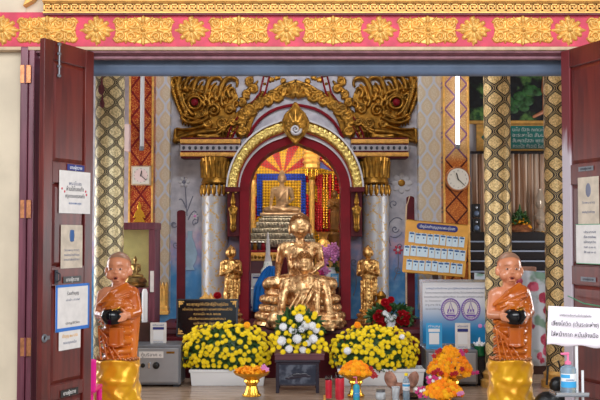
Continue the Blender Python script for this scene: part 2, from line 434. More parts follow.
def sculpt(name, mb, mat, parent=None, voxel=0.008, smooth=4, decimate=None, loc=None):
    me = mb.mesh(name); o = bpy.data.objects.new(name, me); C.objects.link(o)
    r = o.modifiers.new('r', 'REMESH'); r.mode = 'VOXEL'; r.voxel_size = voxel
    if smooth: q = o.modifiers.new('s', 'SMOOTH'); q.factor = 0.5; q.iterations = smooth
    if decimate: d = o.modifiers.new('d', 'DECIMATE'); d.ratio = decimate
    dg = bpy.context.evaluated_depsgraph_get(); new = bpy.data.meshes.new_from_object(o.evaluated_get(dg))
    bpy.data.objects.remove(o); new.name = name
    new.polygons.foreach_set('use_smooth', [True] * len(new.polygons)); new.materials.clear(); new.materials.append(M[mat])
    o = bpy.data.objects.new(name, new); C.objects.link(o)
    if parent: o.parent = parent
    if loc is not None: o.location = loc
    return o
# carved relief: rounded strokes [(points, r0, r1)] in plane units, rising from y=0 towards -y
def relief_mesh(strokes, res, depth=1.0, base=None, base_h=0.0, power=0.5, tf=None, back=0.0):
    allp = np.array([p for st in strokes for p in st[0]] + (list(base) if base else []))
    R = max(max(st[1], st[2]) for st in strokes)
    x0, z0 = allp.min(0) - R - res; x1, z1 = allp.max(0) + R + res
    nx = int((x1 - x0) / res) + 1; nz = int((z1 - z0) / res) + 1
    gx, gz = np.meshgrid(x0 + np.arange(nx) * res, z0 + np.arange(nz) * res, indexing='ij'); H = np.full(gx.shape, -1.0)
    if base:
        ins = np.zeros(gx.shape, bool); b = list(base)
        for i in range(len(b)):
            (ax, az), (bx, bz) = b[i], b[(i + 1) % len(b)]
            if az == bz: continue
            c = ((az > gz) != (bz > gz)) & (gx < (bx - ax) * (gz - az) / (bz - az) + ax); ins ^= c
        H[ins] = base_h
    for st in strokes:
        pts, r0, r1 = st[:3]; lift = st[3] if len(st) > 3 else 0.0; n = len(pts)
        for i in range(max(1, n - 1)):
            a = np.array(pts[i]); b = np.array(pts[min(i + 1, n - 1)]); ra = r0 + (r1 - r0) * i / max(1, n - 1); rb = r0 + (r1 - r0) * (i + 1) / max(1, n - 1)
            i0 = max(0, int((min(a[0], b[0]) - max(ra, rb) - x0) / res)); i1 = min(nx, int((max(a[0], b[0]) + max(ra, rb) - x0) / res) + 2)
            j0 = max(0, int((min(a[1], b[1]) - max(ra, rb) - z0) / res)); j1 = min(nz, int((max(a[1], b[1]) + max(ra, rb) - z0) / res) + 2)
            sx = gx[i0:i1, j0:j1]; sz = gz[i0:i1, j0:j1]; d = b - a; L2 = (d ** 2).sum() or 1e-9
            t = np.clip(((sx - a[0]) * d[0] + (sz - a[1]) * d[1]) / L2, 0, 1); q = np.hypot(sx - a[0] - t * d[0], sz - a[1] - t * d[1])
            r = ra + (rb - ra) * t; h = 1 - (q / np.maximum(r, 1e-6)) ** 2
            hh = np.where(h > 0, np.maximum(h, 0) ** power * r + lift, -1); H[i0:i1, j0:j1] = np.maximum(H[i0:i1, j0:j1], hh)
    ok = H >= 0; idx = -np.ones(H.shape, int)
    cell = ok[:-1, :-1] | ok[1:, :-1] | ok[:-1, 1:] | ok[1:, 1:]
    use = np.zeros(H.shape, bool)
    use[:-1, :-1] |= cell; use[1:, :-1] |= cell; use[:-1, 1:] |= cell; use[1:, 1:] |= cell
    idx[use] = np.arange(use.sum()); HH = np.where(ok, H * depth, -back)
    xs = gx[use]; zs = gz[use]; hs = HH[use]
    if tf: vs = tf(xs, zs, hs)
    else: vs = np.stack([xs, -hs, zs], 1)
    ci, cj = np.nonzero(cell); fs = np.stack([idx[ci, cj], idx[ci + 1, cj], idx[ci + 1, cj + 1], idx[ci, cj + 1]], 1)
    me = bpy.data.meshes.new('relief'); me.from_pydata(vs.tolist(), [], fs.tolist()); me.validate()
    me.polygons.foreach_set('use_smooth', [True] * len(me.polygons)); return me
def mesh_obj(name, me, mat, parent=None, loc=None):
    me.materials.append(M[mat]); o = bpy.data.objects.new(name, me); C.objects.link(o); o.parent = parent
    if loc is not None: o.location = loc
    return o
def spiral(cx, cy, r, turns, a0, n=14, s=1, rend=0.15):
    return [(cx + (r * (1 - (1 - rend) * i / n)) * math.cos(a0 + s * 2 * PI * turns * i / n), cy + (r * (1 - (1 - rend) * i / n)) * math.sin(a0 + s * 2 * PI * turns * i / n)) for i in range(n + 1)]
def bez(p0, p1, p2, n=8):
    return [((1 - t) ** 2 * p0[0] + 2 * t * (1 - t) * p1[0] + t * t * p2[0], (1 - t) ** 2 * p0[1] + 2 * t * (1 - t) * p1[1] + t * t * p2[1]) for t in [i / n for i in range(n + 1)]]

# ================================================================== THE SETTING
YF = 6.05                                    # front face of the temple wall
struct(MB().box(-7, 8, -6, YF, -0.16, -0.02).build('floor_terrace', 'terrace'))
struct(MB().box(-5, 6.5, YF, 14, -0.12, 0.0).build('floor', 'floor'))
XL, XR = -1.86, 2.08
ztop = Z(58, 6.2)
struct(MB().box(-5, XL, YF, 6.5, -0.1, 5.0).build('wall_left_front', 'cream'))
struct(MB().box(XR, 6.5, YF, 6.5, -0.1, 5.0).build('wall_right_front', 'cream'))
struct(MB().box(XL, XR, YF + 0.01, 6.22, ztop, 5.0).box(XL, XR, 6.22, 6.5, Z(60, 6.3) + 0.06, 5.0).build('wall_upper_front', 'cream'))
struct(MB().box(-5, 6.5, YF, 14, 4.4, 4.5).build('ceiling', 'white_paint'))
struct(MB().box(-4.6, -4.5, 6.5, 14, 0, 4.4).build('wall_left', 'white_paint'))
struct(MB().box(5.9, 6.0, 6.5, 14, 0, 4.4).build('wall_right', 'white_paint'))
struct(MB().box(-4.5, 5.9, 13.6, 13.7, 0, 4.4).build('wall_far', 'white_paint'))
# porch roof over the terrace
struct(MB().box(-7, 8, 3.2, YF, 4.3, 4.4).build('ceiling_porch', 'white_paint'))

# lintel: pink band, stepped mouldings, blue shutter tube
zb0, zb1 = Z(47, 6.0), Z(12.5, 6.0)
struct(MB().box(-4.5, 5, 5.99, YF + 0.02, zb0, zb1).build('trim_1', 'pink', bevel=0.004))
struct(MB().box(-4.5, 5, 5.97, YF + 0.02, Z(50, 5.97), Z(46.5, 5.97)).build('trim_2', 'sand_edge', bevel=0.004))
xa, xb = XL - 0.0, XR
struct(MB().box(xa, xb, 6.0, 6.12, Z(52.5, 6.0), Z(49.8, 6.0)).build('trim_3', 'mauve', bevel=0.003))
struct(MB().box(xa, xb, 6.03, 6.12, Z(54.5, 6.03), Z(52.3, 6.03)).build('trim_4', 'mauve_dark', bevel=0.003))
struct(MB().box(xa, xb, 6.07, 6.13, Z(58.5, 6.07), Z(54.3, 6.07)).build('trim_5', 'mauve', bevel=0.003))
r = 9.3 / F * 6.3; zc = Z(67, 6.3)
mb = MB(); mb.tube([(XL, 6.3, zc), (XR, 6.3, zc)], r, 32)
tag(mb.build('shutter_tube', 'steel_blue', smooth=True), 'long grey-blue roller tube spanning the top of the doorway', 'tube')

# gold key-pattern frieze above the pink band
z0, z1 = Z(13.5, 5.97), Z(-14, 5.97); x0 = X(43.5, 5.97, 8)
fr = thing('key_frieze', 'gold frieze of square key pattern running above the pink band', 'frieze', (0, 0, 0))
MB().box(x0, 5, 5.97, YF + 0.02, z0, z1).build('frieze_ground', 'gold_ground', fr)
mb = MB(); zt, zl = Z(2.6, 5.96), Z(12.6, 5.96); hh = zt - zl; pr = 0.0605; b = 0.0075
mb.box(x0, 5, 5.952, 5.972, zl - 0.004, zl + 0.006).box(x0, 5, 5.952, 5.972, zt - 0.004, zt + 0.004)
x = x0 + 0.006
while x < 2.6:
    w_ = pr - 0.012
    mb.box(x, x + w_, 5.955, 5.972, zl + 0.012, zl + 0.012 + b).box(x, x + b, 5.955, 5.972, zl + 0.012, zt - 0.01)
    mb.box(x, x + w_, 5.955, 5.972, zt - 0.01 - b, zt - 0.01).box(x + w_ - b, x + w_, 5.955, 5.972, zl + 0.026, zt - 0.01)
    mb.box(x + 0.019, x + w_, 5.955, 5.972, zl + 0.026, zl + 0.026 + b).box(x + 0.019, x + 0.019 + b, 5.955, 5.972, zl + 0.026, zl + 0.044)
    x += pr
mb.build('key_pattern', 'gold_paint', fr)
MB().box(x0, 5, 5.93, 5.972, Z(2.2, 5.95), Z(0.6, 5.95)).build('upper_bead', 'gold_ground', fr, bevel=0.003)
MB().box(x0, 5, 5.95, 5.972, Z(14.6, 5.95), Z(13.4, 5.95)).build('lower_bead', 'mauve_dark', fr, bevel=0.002)
# a corner of a carved gable end on the cream wall
fl = [P(24, 7, 6.02), P(29, -6, 6.02), P(40, -6, 6.02), P(33, 2, 6.02)]
tag(MB().prism([(p.x, p.z) for p in fl], 5.99, YF + 0.01).build('gable_finial', 'gold_paint', bevel=0.004), 'gold pointed finial tip on the cream wall beside the key frieze', 'ornament')

# medallions on the pink band
def medallion_long():
    st = []; W_, H_ = 0.195, 0.088
    base = [(-W_ + .02, -H_ + .012), (-.06, -H_ + .006), (0, -H_ - .006), (.06, -H_ + .006), (W_ - .02, -H_ + .012), (W_, -.045), (W_ - .012, 0), (W_, .045), (W_ - .02, H_ - .012), (.06, H_ - .006), (0, H_ + .006), (-.06, H_ - .006), (-W_ + .02, H_ - .012), (-W_, .045), (-W_ + .012, 0), (-W_, -.045)]
    st.append(([(0, 0)], .016, .016, .012))
    for k in range(12):
        a = 2 * PI * k / 12; st.append(([(.024 * math.cos(a), .024 * math.sin(a)), (.05 * math.cos(a), .05 * math.sin(a))], .009, .005, .004))
    for sx in (-1, 1):
        for sz in (-1, 1):
            f = lambda pts: [(sx * p[0], sz * p[1]) for p in pts]
            st.append((f(spiral(.085, .045, .030, 1.3, PI, 16)), .009, .006, .004))
            st.append((f(spiral(.150, .042, .030, 1.3, 0, 16, -1)), .009, .006, .004))
            st.append((f(bez((.03, .02), (.06, .0), (.105, .022))), .009, .006, .004))
            st.append((f(bez((.10, .0), (.14, .02), (.185, .0))), .009, .005, .005))
            for q in range(5):
                a = math.radians(20 + q * 34); st.append((f([(.115 + .03 * math.cos(a), .055 + .018 * math.sin(a)), (.115 + .058 * math.cos(a), .050 + .036 * math.sin(a))]), .009, .004, .003))
            st.append((f(bez((.02, .05), (.05, .07), (.06, .085))), .010, .006, .002))
            st.append((f(bez((.0, .055), (.01, .08), (.0, .098))), .010, .005, .004))
            st.append((f(bez((.165, .075), (.185, .085), (.200, .055))), .010, .006, .002))
    return relief_mesh(st, 0.0026, 1.9, base, 0.003)
def medallion_flower():
    st = [([(0, 0)], .019, .019, .020)]
    for k in range(12):
        a = 2 * PI * k / 12 + .13; ca, sa = math.cos(a), math.sin(a); L = .072 + .008 * (k % 2)
        st.append(([(.035 * ca, .035 * sa), (L * ca, L * .98 * sa)], .014, .0155, .0)); st.append(([(.03 * ca, .03 * sa), (.066 * ca, .066 * sa)], .006, .004, .014))
    for k in range(8):
        a = 2 * PI * k / 8; ca, sa = math.cos(a), math.sin(a); st.append(([(.026 * ca, .026 * sa), (.044 * ca, .044 * sa)], .012, .010, .008))
    for s in (-1, 1): st.append(([(s * .07, 0), (s * .112, 0)], .020, .004, .0)); st.append(([(0, s * .07), (0, s * .097)], .018, .005, .0))
    return relief_mesh(st, 0.0026, 1.3)
mlong = medallion_long(); mflow = medallion_flower(); mlong.materials.append(M['gold_paint']); mflow.materials.append(M['gold_paint'])
ords = ['first', 'second', 'third', 'fourth', 'fifth', 'sixth', 'seventh']
longs = [47.5, 143.5, 239, 333, 427.5, 522.5, 617]; flows = [3, 97, 192, 286.5, 380, 473.5, 568.5]
yy = lambda p: 29.8 + 1.4 * (1 - ((p - 310) / 300) ** 2)
for i in range(7):
    for nm, me, arr, wd, g, kind in (('scroll_medallion', mlong, longs, 'oblong gold scrollwork medallion', 'oblong medallions on the pink band', 'medallion'), ('rosette_medallion', mflow, flows, 'round gold rosette', 'rosettes on the pink band', 'rosette')):
        o = bpy.data.objects.new(nm, me); C.objects.link(o); o.location = P(arr[i], 30.3, 5.99)
        tag(o, '%s on the pink lintel band, %s from the left' % (wd, ords[i]), kind, g)

# ---- folding door leaves
def leaf(n, ox, oy, ang, handle_u=None, worn=False):
    W_ = 0.49; H_ = Z(52, 6.0); D = 0.02
    e = bpy.data.objects.new('door_%d' % n, None); C.objects.link(e); e.location = (ox, oy, 0); e.rotation_euler = (0, 0, ang); e['kind'] = 'structure'
    sw = 0.085; rails = [(0.02, 0.2), (0.47, 0.56), (1.18, 1.30), (1.83, 1.96), (H_ - 0.12, H_)]
    mb = MB(); mb.box(0, sw, -D, D, 0.02, H_)
    mb.box(W_ - sw, W_, -D, D, 0.02, H_).build('stile', 'mahogany', e, bevel=0.004) if not worn else None
    if worn:
        mb2 = MB(); mb2.box(0, sw, -D, D, 0.02, H_); mb2.build('stile', 'stile_worn', e, bevel=0.004)
        MB().box(W_ - sw, W_, -D, D, 0.02, H_).build('stile', 'mahogany', e, bevel=0.004)
    mb = MB()
    for a, b_ in rails: mb.box(sw, W_ - sw, -D + 0.001, D - 0.001, a, b_)
    mb.build('rail', 'mahogany', e, bevel=0.003)
    for k in range(4):
        a = rails[k][1]; b_ = rails[k + 1][0]
        mb = MB(); mb.box(sw, W_ - sw, -0.005, 0.005, a, b_)
        i = 0.028; ys = -0.017
        for s_, yy_ in ((-1, ys), (1, -ys)):
            mb.add([(sw + .005, s_ * .005, a + .005), (W_ - sw - .005, s_ * .005, a + .005), (W_ - sw - .005, s_ * .005, b_ - .005), (sw + .005, s_ * .005, b_ - .005),
                    (sw + i, s_ * .016, a + i), (W_ - sw - i, s_ * .016, a + i), (W_ - sw - i, s_ * .016, b_ - i), (sw + i, s_ * .016, b_ - i)],
                   [(0, 1, 5, 4), (1, 2, 6, 5), (2, 3, 7, 6), (3, 0, 4, 7), (4, 5, 6, 7)])
        mb.build('panel', 'mahogany', e, fix=False)
    return e
a1 = math.atan2(0.43, 0.197); d1 = leaf(1, -1.606, 5.57, a1)
a2 = math.atan2(-0.43, 0.17); d2 = leaf(2, 1.767, 6.0, a2, worn=True)
def leafpt(o, ang, px, py):
    ox, oy = o.location.x, o.location.y; dx, dy = math.cos(ang), math.sin(ang); s = (px - 300) / F
    u = (s * oy - ox) / (dx - s * dy); return u, Z(py, oy + u * dy)
# outer folded leaves, seen nearly edge on, with the jamb and its copper hinges
def folded(n, p0, p1):
    L = math.hypot(p1[0] - p0[0], p1[1] - p0[1]); e = bpy.data.objects.new('door_%d' % n, None); C.objects.link(e)
    e.location = (p0[0], p0[1], 0); e.rotation_euler = (0, 0, math.atan2(p1[1] - p0[1], p1[0] - p0[0])); e['kind'] = 'structure'
    H_ = Z(52, 6.0); MB().box(0, 0.08, -.02, .02, .02, H_).box(L - .08, L, -.02, .02, .02, H_).build('stile', 'jamb', e, bevel=.004)
    mb = MB()
    for a, b_ in [(0.02, 0.2), (1.18, 1.30), (H_ - 0.12, H_)]: mb.box(.08, L - .08, -.02, .02, a, b_)
    mb.build('rail', 'mahogany', e, bevel=.003)
    for a, b_ in [(.2, 1.18), (1.3, H_ - .12)]: MB().box(.08, L - .08, -.006, .006, a, b_).build('panel', 'mahogany', e)
    return e

zj = Z(47, 5.98)
struct(MB().box(XL + .085, XL + .30, 6.3, 6.34, 0, zj).build('trim_9', 'recess_shade')); struct(MB().box(1.95, 2.06, 6.3, 6.34, 0, zj).build('trim_10', 'recess_shade'))  # boards standing in for the shade between jamb and leaf
struct(MB().box(XL - .005, XL + .045, 5.965, 6.2, 0, zj).build('trim_6', 'jamb', bevel=.006))
struct(MB().box(XL + .047, XL + .085, 5.975, 6.2, 0, zj).build('trim_7', 'jamb', bevel=.006))
struct(MB().box(2.04, 2.1, 5.965, 6.2, 0, zj).build('trim_8', 'jamb', bevel=.006))
JB = bpy.data.objects['trim_6']
for i, py in enumerate((74, 209, 347)):
    h = MB().box(-.034, -.004, -.004, 0, -.06, .06).box(.006, .036, -.004, .004, -.06, .06).build('hinge', 'copper', JB, bevel=.001, loc=P(25.5, py, 5.962)); h['label'] = 'copper hinge'
    MB().tube([(0, -.006, -.062), (0, -.006, .062)], .007, 10).build('hinge_pin', 'jamb', h, smooth=True)

# door fittings and papers, laid on the face of each leaf
def on_leaf(o, ang, px, py, off=0.024):
    u, z = leafpt(o, ang, px, py); ca, sa = math.cos(ang), math.sin(ang)
    return Vector((o.location.x + u * ca + off * sa, o.location.y + u * sa - off * ca, z))
def lw(o, ang, x0, x1, py0, py1):
    u0, za = leafpt(o, ang, x0, (py0 + py1) / 2); u1, _ = leafpt(o, ang, x1, (py0 + py1) / 2)
    Y = o.location.y + (u0 + u1) / 2 * math.sin(ang); return abs(u1 - u0), abs(Z(py0, Y) - Z(py1, Y))
def notice(nm, label, cat, o, ang, x0, x1, py0, py1, mat, tilt=0, off=0.0225):
    w_, h_ = lw(o, ang, x0, x1, py0, py1); t = thing(nm, label, cat, on_leaf(o, ang, (x0 + x1) / 2, (py0 + py1) / 2, off), ang, ry=tilt)
    mb = MB(); n = 6
    for i in range(n):                          # a sheet with a slight curl
        pass
    mb.box(-w_ / 2, w_ / 2, -.0008, .0008, -h_ / 2, h_ / 2); mb.build('sheet', mat, t)
    return t, w_, h_
t, w_, h_ = notice('notice_sheet', 'white printed notice with red flowers on the door below the upper blue name plate', 'notice', d1, a1, 56.5, 87.5, 171.5, 213.5, 'paper')
for s_, sz in ((-1, 0), (-.8, -.018), (.82, -.01), (.88, -.032)): MB().ball((s_ * w_ * .42, -.002, .02 + sz), (.007, .002, .008), 8, 6).build('red_mark', 'ink_red', t, smooth='all')
lettering('พระอุโบสถ', .034, 'ink_soft', t, (0, -.0015, .045), width=w_ * .4)
lettering('ห้ามใส่รองเท้า', .038, 'ink', t, (0, -.0015, .008), width=w_ * .55)
lettering('กรุณาถอดรองเท้า', .034, 'ink', t, (0, -.0015, -.036), width=w_ * .62)
lettering('ขอขอบพระคุณ', .02, 'ink_blue', t, (0, -.0015, -.078), width=w_ * .4)
t, w_, h_ = notice('faded_sheet', 'aged cream sheet with an oval portrait above the blue-taped poster', 'notice', d1, a1, 58.5, 80, 225, 268, 'paper_old')
MB().ball((0, -.001, h_ * .25), (.026, .002, .04), 18, 10).build('portrait', 'ink_soft', t, smooth='all'); MB().box(-.018, .018, -.0035, -.001, h_ * .12, h_ * .38).build('portrait_figure', 'ink_blue', t)
for k in range(3): lettering(['วัดพระธาตุ', 'ขอเชิญร่วมทำบุญ', 'ตามกำลังศรัทธา'][k], .02, 'ink_soft', t, (0, -.0015, -.03 - k * .03), width=w_ * .7)
t, w_, h_ = notice('taped_poster', 'white poster edged all round in bright blue tape on the wooden door', 'poster', d1, a1, 54, 87.5, 284, 330, 'paper')
for bx in ((-w_ / 2, w_ / 2, h_ / 2 - .016, h_ / 2), (-w_ / 2, w_ / 2, -h_ / 2, -h_ / 2 + .022), (-w_ / 2, -w_ / 2 + .018, -h_ / 2, h_ / 2), (w_ / 2 - .014, w_ / 2, -h_ / 2, h_ / 2)):
    MB().box(bx[0], bx[1], -.002, -.0005, bx[2], bx[3]).build('blue_tape', 'blue_tape', t)
lettering('ร่วมทำบุญ', .03, 'ink', t, (0, -.0015, h_ * .27), width=w_ * .34); lettering('ค่าน้ำ ค่าไฟ', .018, 'ink_soft', t, (0, -.0015, h_ * .14), width=w_ * .4); lettering('บัญชีวัด', .02, 'ink', t, (.0, -.0015, -h_ * .36), width=w_ * .4)
t, w_, h_ = notice('small_slip', 'small pale slip tucked under the blue-taped poster', 'notice', d1, a1, 57.5, 79, 328, 349, 'paper')
lettering('ทำบุญ ๒๐ บาท', .03, 'gold_paint', t, (0, -.0015, .01), width=w_ * .7); lettering('ขอบคุณครับ', .025, 'ink_soft', t, (0, -.0015, -.03), width=w_ * .6)
def nameplate(label, o, ang, x0, x1, py0, py1, mat, tmat):
    t, w_, h_ = notice('name_plate', label, 'name plate', o, ang, x0, x1, py0, py1, mat, off=.024); t.children
    lettering('นามผู้ถวาย', h_ * .75, tmat, t, (0, -.0015, -h_ * .25), width=w_ * .7); return t
nameplate('small blue name plate at the top of the upper white notice', d1, a1, 64, 81, 165, 171, 'navy', 'white')
nameplate('black oval name plate between the aged sheet and the blue-taped poster', d1, a1, 61, 79, 276, 282.5, 'black', 'paper')
nameplate('black oval name plate low on the door near the floor', d1, a1, 59.5, 77, 388.5, 395.5, 'black', 'paper')
nameplate('steel name plate above the portrait sheet on the half-worn door', d2, a2, 582, 597, 166.5, 171, 'grey_metal', 'ink')
nameplate('steel name plate below the plastic sleeve on the half-worn door', d2, a2, 583, 598, 277, 281.5, 'grey_metal', 'ink')
t, w_, h_ = notice('faded_sheet', 'aged pinkish sheet with an oval portrait above the plastic sleeve on the half-worn door', 'notice', d2, a2, 581, 602, 177, 224, 'paper_old')
MB().ball((0, -.001, h_ * .22), (.026, .002, .045), 18, 10).build('portrait', 'ink_soft', t, smooth='all')
for k in range(2): lettering(['วัดพระธาตุ', 'ขอเชิญร่วมทำบุญ'][k], .02, 'ink_soft', t, (0, -.0015, -.02 - k * .06), width=w_ * .6)
t, w_, h_ = notice('plastic_sleeve', 'white document in a clear green-edged sleeve pinned to the half-worn door', 'document', d2, a2, 578.5, 605, 224, 264, 'paper')
MB().box(-w_ / 2, w_ / 2, -.003, -.001, h_ / 2 - .004, h_ / 2).build('sleeve_edge', 'green_line', t); MB().box(-w_ / 2, w_ / 2, -.003, -.001, -h_ / 2, -h_ / 2 + .004).build('sleeve_edge', 'green_line', t)
for k in range(5): lettering(['ประกาศ', 'เรื่อง การเข้าชม', 'เปิดทุกวัน', 'เวลา ๘.๐๐ น.', 'ถึง ๑๗.๐๐ น.'][k], .02, 'ink_soft', t, (0.01, -.0035, .07 - k * .032), width=w_ * .45)
# bolts on the near door
b = thing('door_bolt', 'long steel tower bolt at the top of the wooden door', 'bolt', on_leaf(d1, a1, 53.5, 62, .026), a1)
MB().tube([(0, -.008, -.10), (0, -.008, .12)], .006, 10).build('bolt_rod', 'grey_metal', b, smooth=True)
for z in (-.09, -.03, .05, .11): MB().box(-.012, .012, -.014, .0, z - .008, z + .008).build('bolt_bracket', 'grey_metal', b, bevel=.002)
b = thing('door_latch', 'black iron latch beside the taped poster on the wooden door', 'latch', on_leaf(d1, a1, 53.5, 277, .026), a1)
MB().box(-.014, .014, -.006, .002, -.045, .045).build('latch_plate', 'dark_metal', b, bevel=.002); MB().tube([(0, -.006, .03), (0, -.03, .02), (0, -.03, -.02), (0, -.006, -.03)], .005, 8).build('latch_handle', 'dark_metal', b, smooth=True)
b = thing('padlock_hasp', 'grey steel ring hasp on the door edge level with the small slip', 'hasp', on_leaf(d1, a1, 41.5, 338, .03), a1)
MB().tube([(.016 * math.cos(a), -.004, .02 * math.sin(a)) for a in [2 * PI * k / 20 for k in range(21)]], .007, 8).build('hasp_ring', 'grey_metal', b, smooth=True)
MB().box(.016, .05, -.004, .002, -.012, .012).build('hasp_plate', 'grey_metal', b, bevel=.002)

# ================================================================== PILLARS
def pillar(px, Y, rpx, mat, label, seg=40):
    r_ = rpx / F * Y; e = thing('patterned_pillar', label, 'pillar', (X(px, Y), Y, 0), 0, 'round lattice-patterned pillars'); e['kind'] = 'thing'
    MB().lathe([(r_, 0.16), (r_, 4.4)], seg).build('shaft', mat, e, smooth=True)
    MB().lathe([(r_ + .05, 0), (r_ + .05, .06), (r_ + .02, .08), (r_ + .03, .13), (r_, .16)], seg).build('base', 'gold_paint', e, smooth=True)
    return e
pillar(109, 8.0, 14.5, 'pillar_gold_pale', 'round pale-gold lattice pillar beside the folded door, with dark patches near its top')
for a, z, s in ((-1.95, 2.78, 1), (-1.9, 2.65, .7)):
    mb = MB(); mb.ball((X(109, 8) + .128 * math.cos(a), 8 + .128 * math.sin(a), z), (.035 * s, .012, .05 * s), 12, 8); mb.tube([(X(109, 8) + .13 * math.cos(a), 8 + .13 * math.sin(a), z + .02), (X(109, 8) + .13 * math.cos(a), 8 + .13 * math.sin(a), z + .13 * s)], [.014, .004], 8)
    tag(mb.build('hanging_bell', 'mauve_dark', smooth=True), 'small plum bell hanging by the pale-gold pillar, %s of the two' % ('larger' if s == 1 else 'smaller'), 'bell')
pillar(498, 9.0, 13.3, 'pillar_gold_dark', 'round gold-and-black lattice pillar rising behind a novice monk statue')
pillar(558.5, 9.0, 13.3, 'pillar_gold_dark', 'round gold-and-black lattice pillar partly hidden by the half-worn door')

# ================================================================== THE ALTAR WALL (Y = 11)
YW = 11.0
AC = (295, 190)                               # centre of the arch in the photo
def W2(px, py, Y): p = P(px, py, Y); return (p.x, p.z)
YA = 10.55
def arc(rx, rz, Y, n=40, a0=0, a1=PI): return [W2(AC[0] + rx * math.cos(a0 + (a1 - a0) * i / n), AC[1] - rz * math.sin(a0 + (a1 - a0) * i / n) - (3.5 * max(0, 1 - abs(math.cos(a0 + (a1 - a0) * i / n)) / .25)), Y) for i in range(n + 1)]
wx0, wx1 = -4.5, X(470, YW); op = arc(50, 49, YW)
wall = [(wx0, 0), (wx0, 4.4), (wx1, 4.4), (wx1, 0), (op[0][0], 0)] + op + [(op[-1][0], 0)]
struct(MB().prism(wall, YW, YW + 0.14).build('wall_back', 'mural'))

def band(name, mat, ra, rb, y0, y1, parent, n=48):
    a = arc(*ra, YA, n); b_ = arc(*rb, YA, n); mb = MB(); vs = []
    for (p, q) in zip(a, b_): vs += [(p[0], y0, p[1]), (q[0], y0, q[1]), (q[0], y1, q[1]), (p[0], y1, p[1])]
    fs = []
    for i in range(n):
        k = i * 4
        for j in range(4): fs.append((k + j, k + (j + 1) % 4, k + 4 + (j + 1) % 4, k + 4 + j))
    fs += [(0, 1, 2, 3), (n * 4 + 3, n * 4 + 2, n * 4 + 1, n * 4)]
    return mb.add(vs, fs).build(name, mat, parent, smooth=True)
arch = thing('shrine_arch', 'pointed shrine arch banded in dark red, white and carved gold', 'arch', (0, 0, 0))
band('red_band', 'red_paint', (46, 45), (55.5, 53), YA + .02, YW - .002, arch)
band('white_band', 'white_paint', (55.5, 53), (57.2, 57.2), YA - .0, YW - .0, arch)
band('gold_band_ground', 'gold_old', (57.2, 57.2), (68, 70), YA + .01, YW - .0, arch)
for a_, b_ in (((67.4, 69.4), (69, 71.2)),): band('outer_rim', 'white_paint', a_, b_, YA - .02, YW, arch)
band('inner_rim', 'red_paint', (56.8, 56.8), (57.8, 57.9), YA - .025, YW, arch)
st = []
for i in range(38):
    t_ = PI * (i + .5) / 38
    if abs(t_ - PI / 2) < .19: continue
    cx, cy = AC[0] + 63 * math.cos(t_), AC[1] - 64 * math.sin(t_); s_ = 1 if i % 2 else -1
    st.append(([W2(*p, YA) for p in spiral(cx, cy, 3.6, 1.2, t_ + (0 if i % 2 else PI), 12, s_)], .018, .010, .004))
    for dd in (-2.4, 2.4): st.append(([W2(AC[0] + (63 + dd) * math.cos(t_ + .04), AC[1] - (64 + dd) * math.sin(t_ + .04), YA), W2(AC[0] + (63 + dd * 1.5) * math.cos(t_ + .075), AC[1] - (64 + dd * 1.5) * math.sin(t_ + .075), YA)], .018, .008, .002))
mesh_obj('carved_scrolls', relief_mesh(st, .0055, .9), 'gold_filigree', arch, (0, YA + .012, 0))
for x0, x1 in ((239.3, 249), (341, 350.7)):
    MB().box(X(x0, YA), X(x1, YA), YA + .02, YW - .002, .5, Z(189.5, YA)).build('red_post', 'red_paint', arch, bevel=.004)
for x0, x1 in ((225.5, 240), (350, 364.5)):
    MB().box(X(x0, YA), X(x1, YA), YA - .04, YW, Z(192, YA), Z(187, YA)).build('arch_block', 'red_dark', arch, bevel=.004)
# leaf-shaped crest at the top of the arch
out = [(295.5, 103.5), (299, 109), (304.5, 114.5), (307.5, 121), (307, 128), (303, 135), (298, 140), (295.5, 143)]
out += [(591 - a, b) for a, b in out[-2:0:-1]]
cr = thing('arch_crest', 'gold leaf-shaped crest with a coiled centre at the peak of the shrine arch', 'crest', (0, YA - .05, 0))
MB().prism([W2(295.5 + (a - 295.5) * 1.06, 124 + (b - 124) * 1.05, YA - .05) for a, b in out], -.01, .12).build('crest_rim', 'gold_bright', cr)
st = [([W2(a, b, YA - .05) for a, b in out + out[:1]], .016, .016, .0)]
for k in range(9):
    a = -PI / 2 + (k - 4) * .55; st.append(([W2(295.5 + 5 * math.cos(a), 127 + 5 * math.sin(a), YA - .05), W2(295.5 + (9 if abs(k - 4) > 1 else 13) * math.cos(a), 126 + (9 if abs(k - 4) > 1 else 15) * math.sin(a), YA - .05)], .034, .012, .0))
mesh_obj('crest_carving', relief_mesh(st, .006, 1.2, [W2(a, b, YA - .05) for a, b in out], .008), 'gold_old', cr, (0, -.011, 0))
mesh_obj('crest_coil', relief_mesh([([W2(*p, YA - .05) for p in spiral(295.5, 130, 5.2, 1.6, 0, 22)], .014, .010, .02)], .005, 1.2), 'white_paint', cr, (0, -.03, 0))

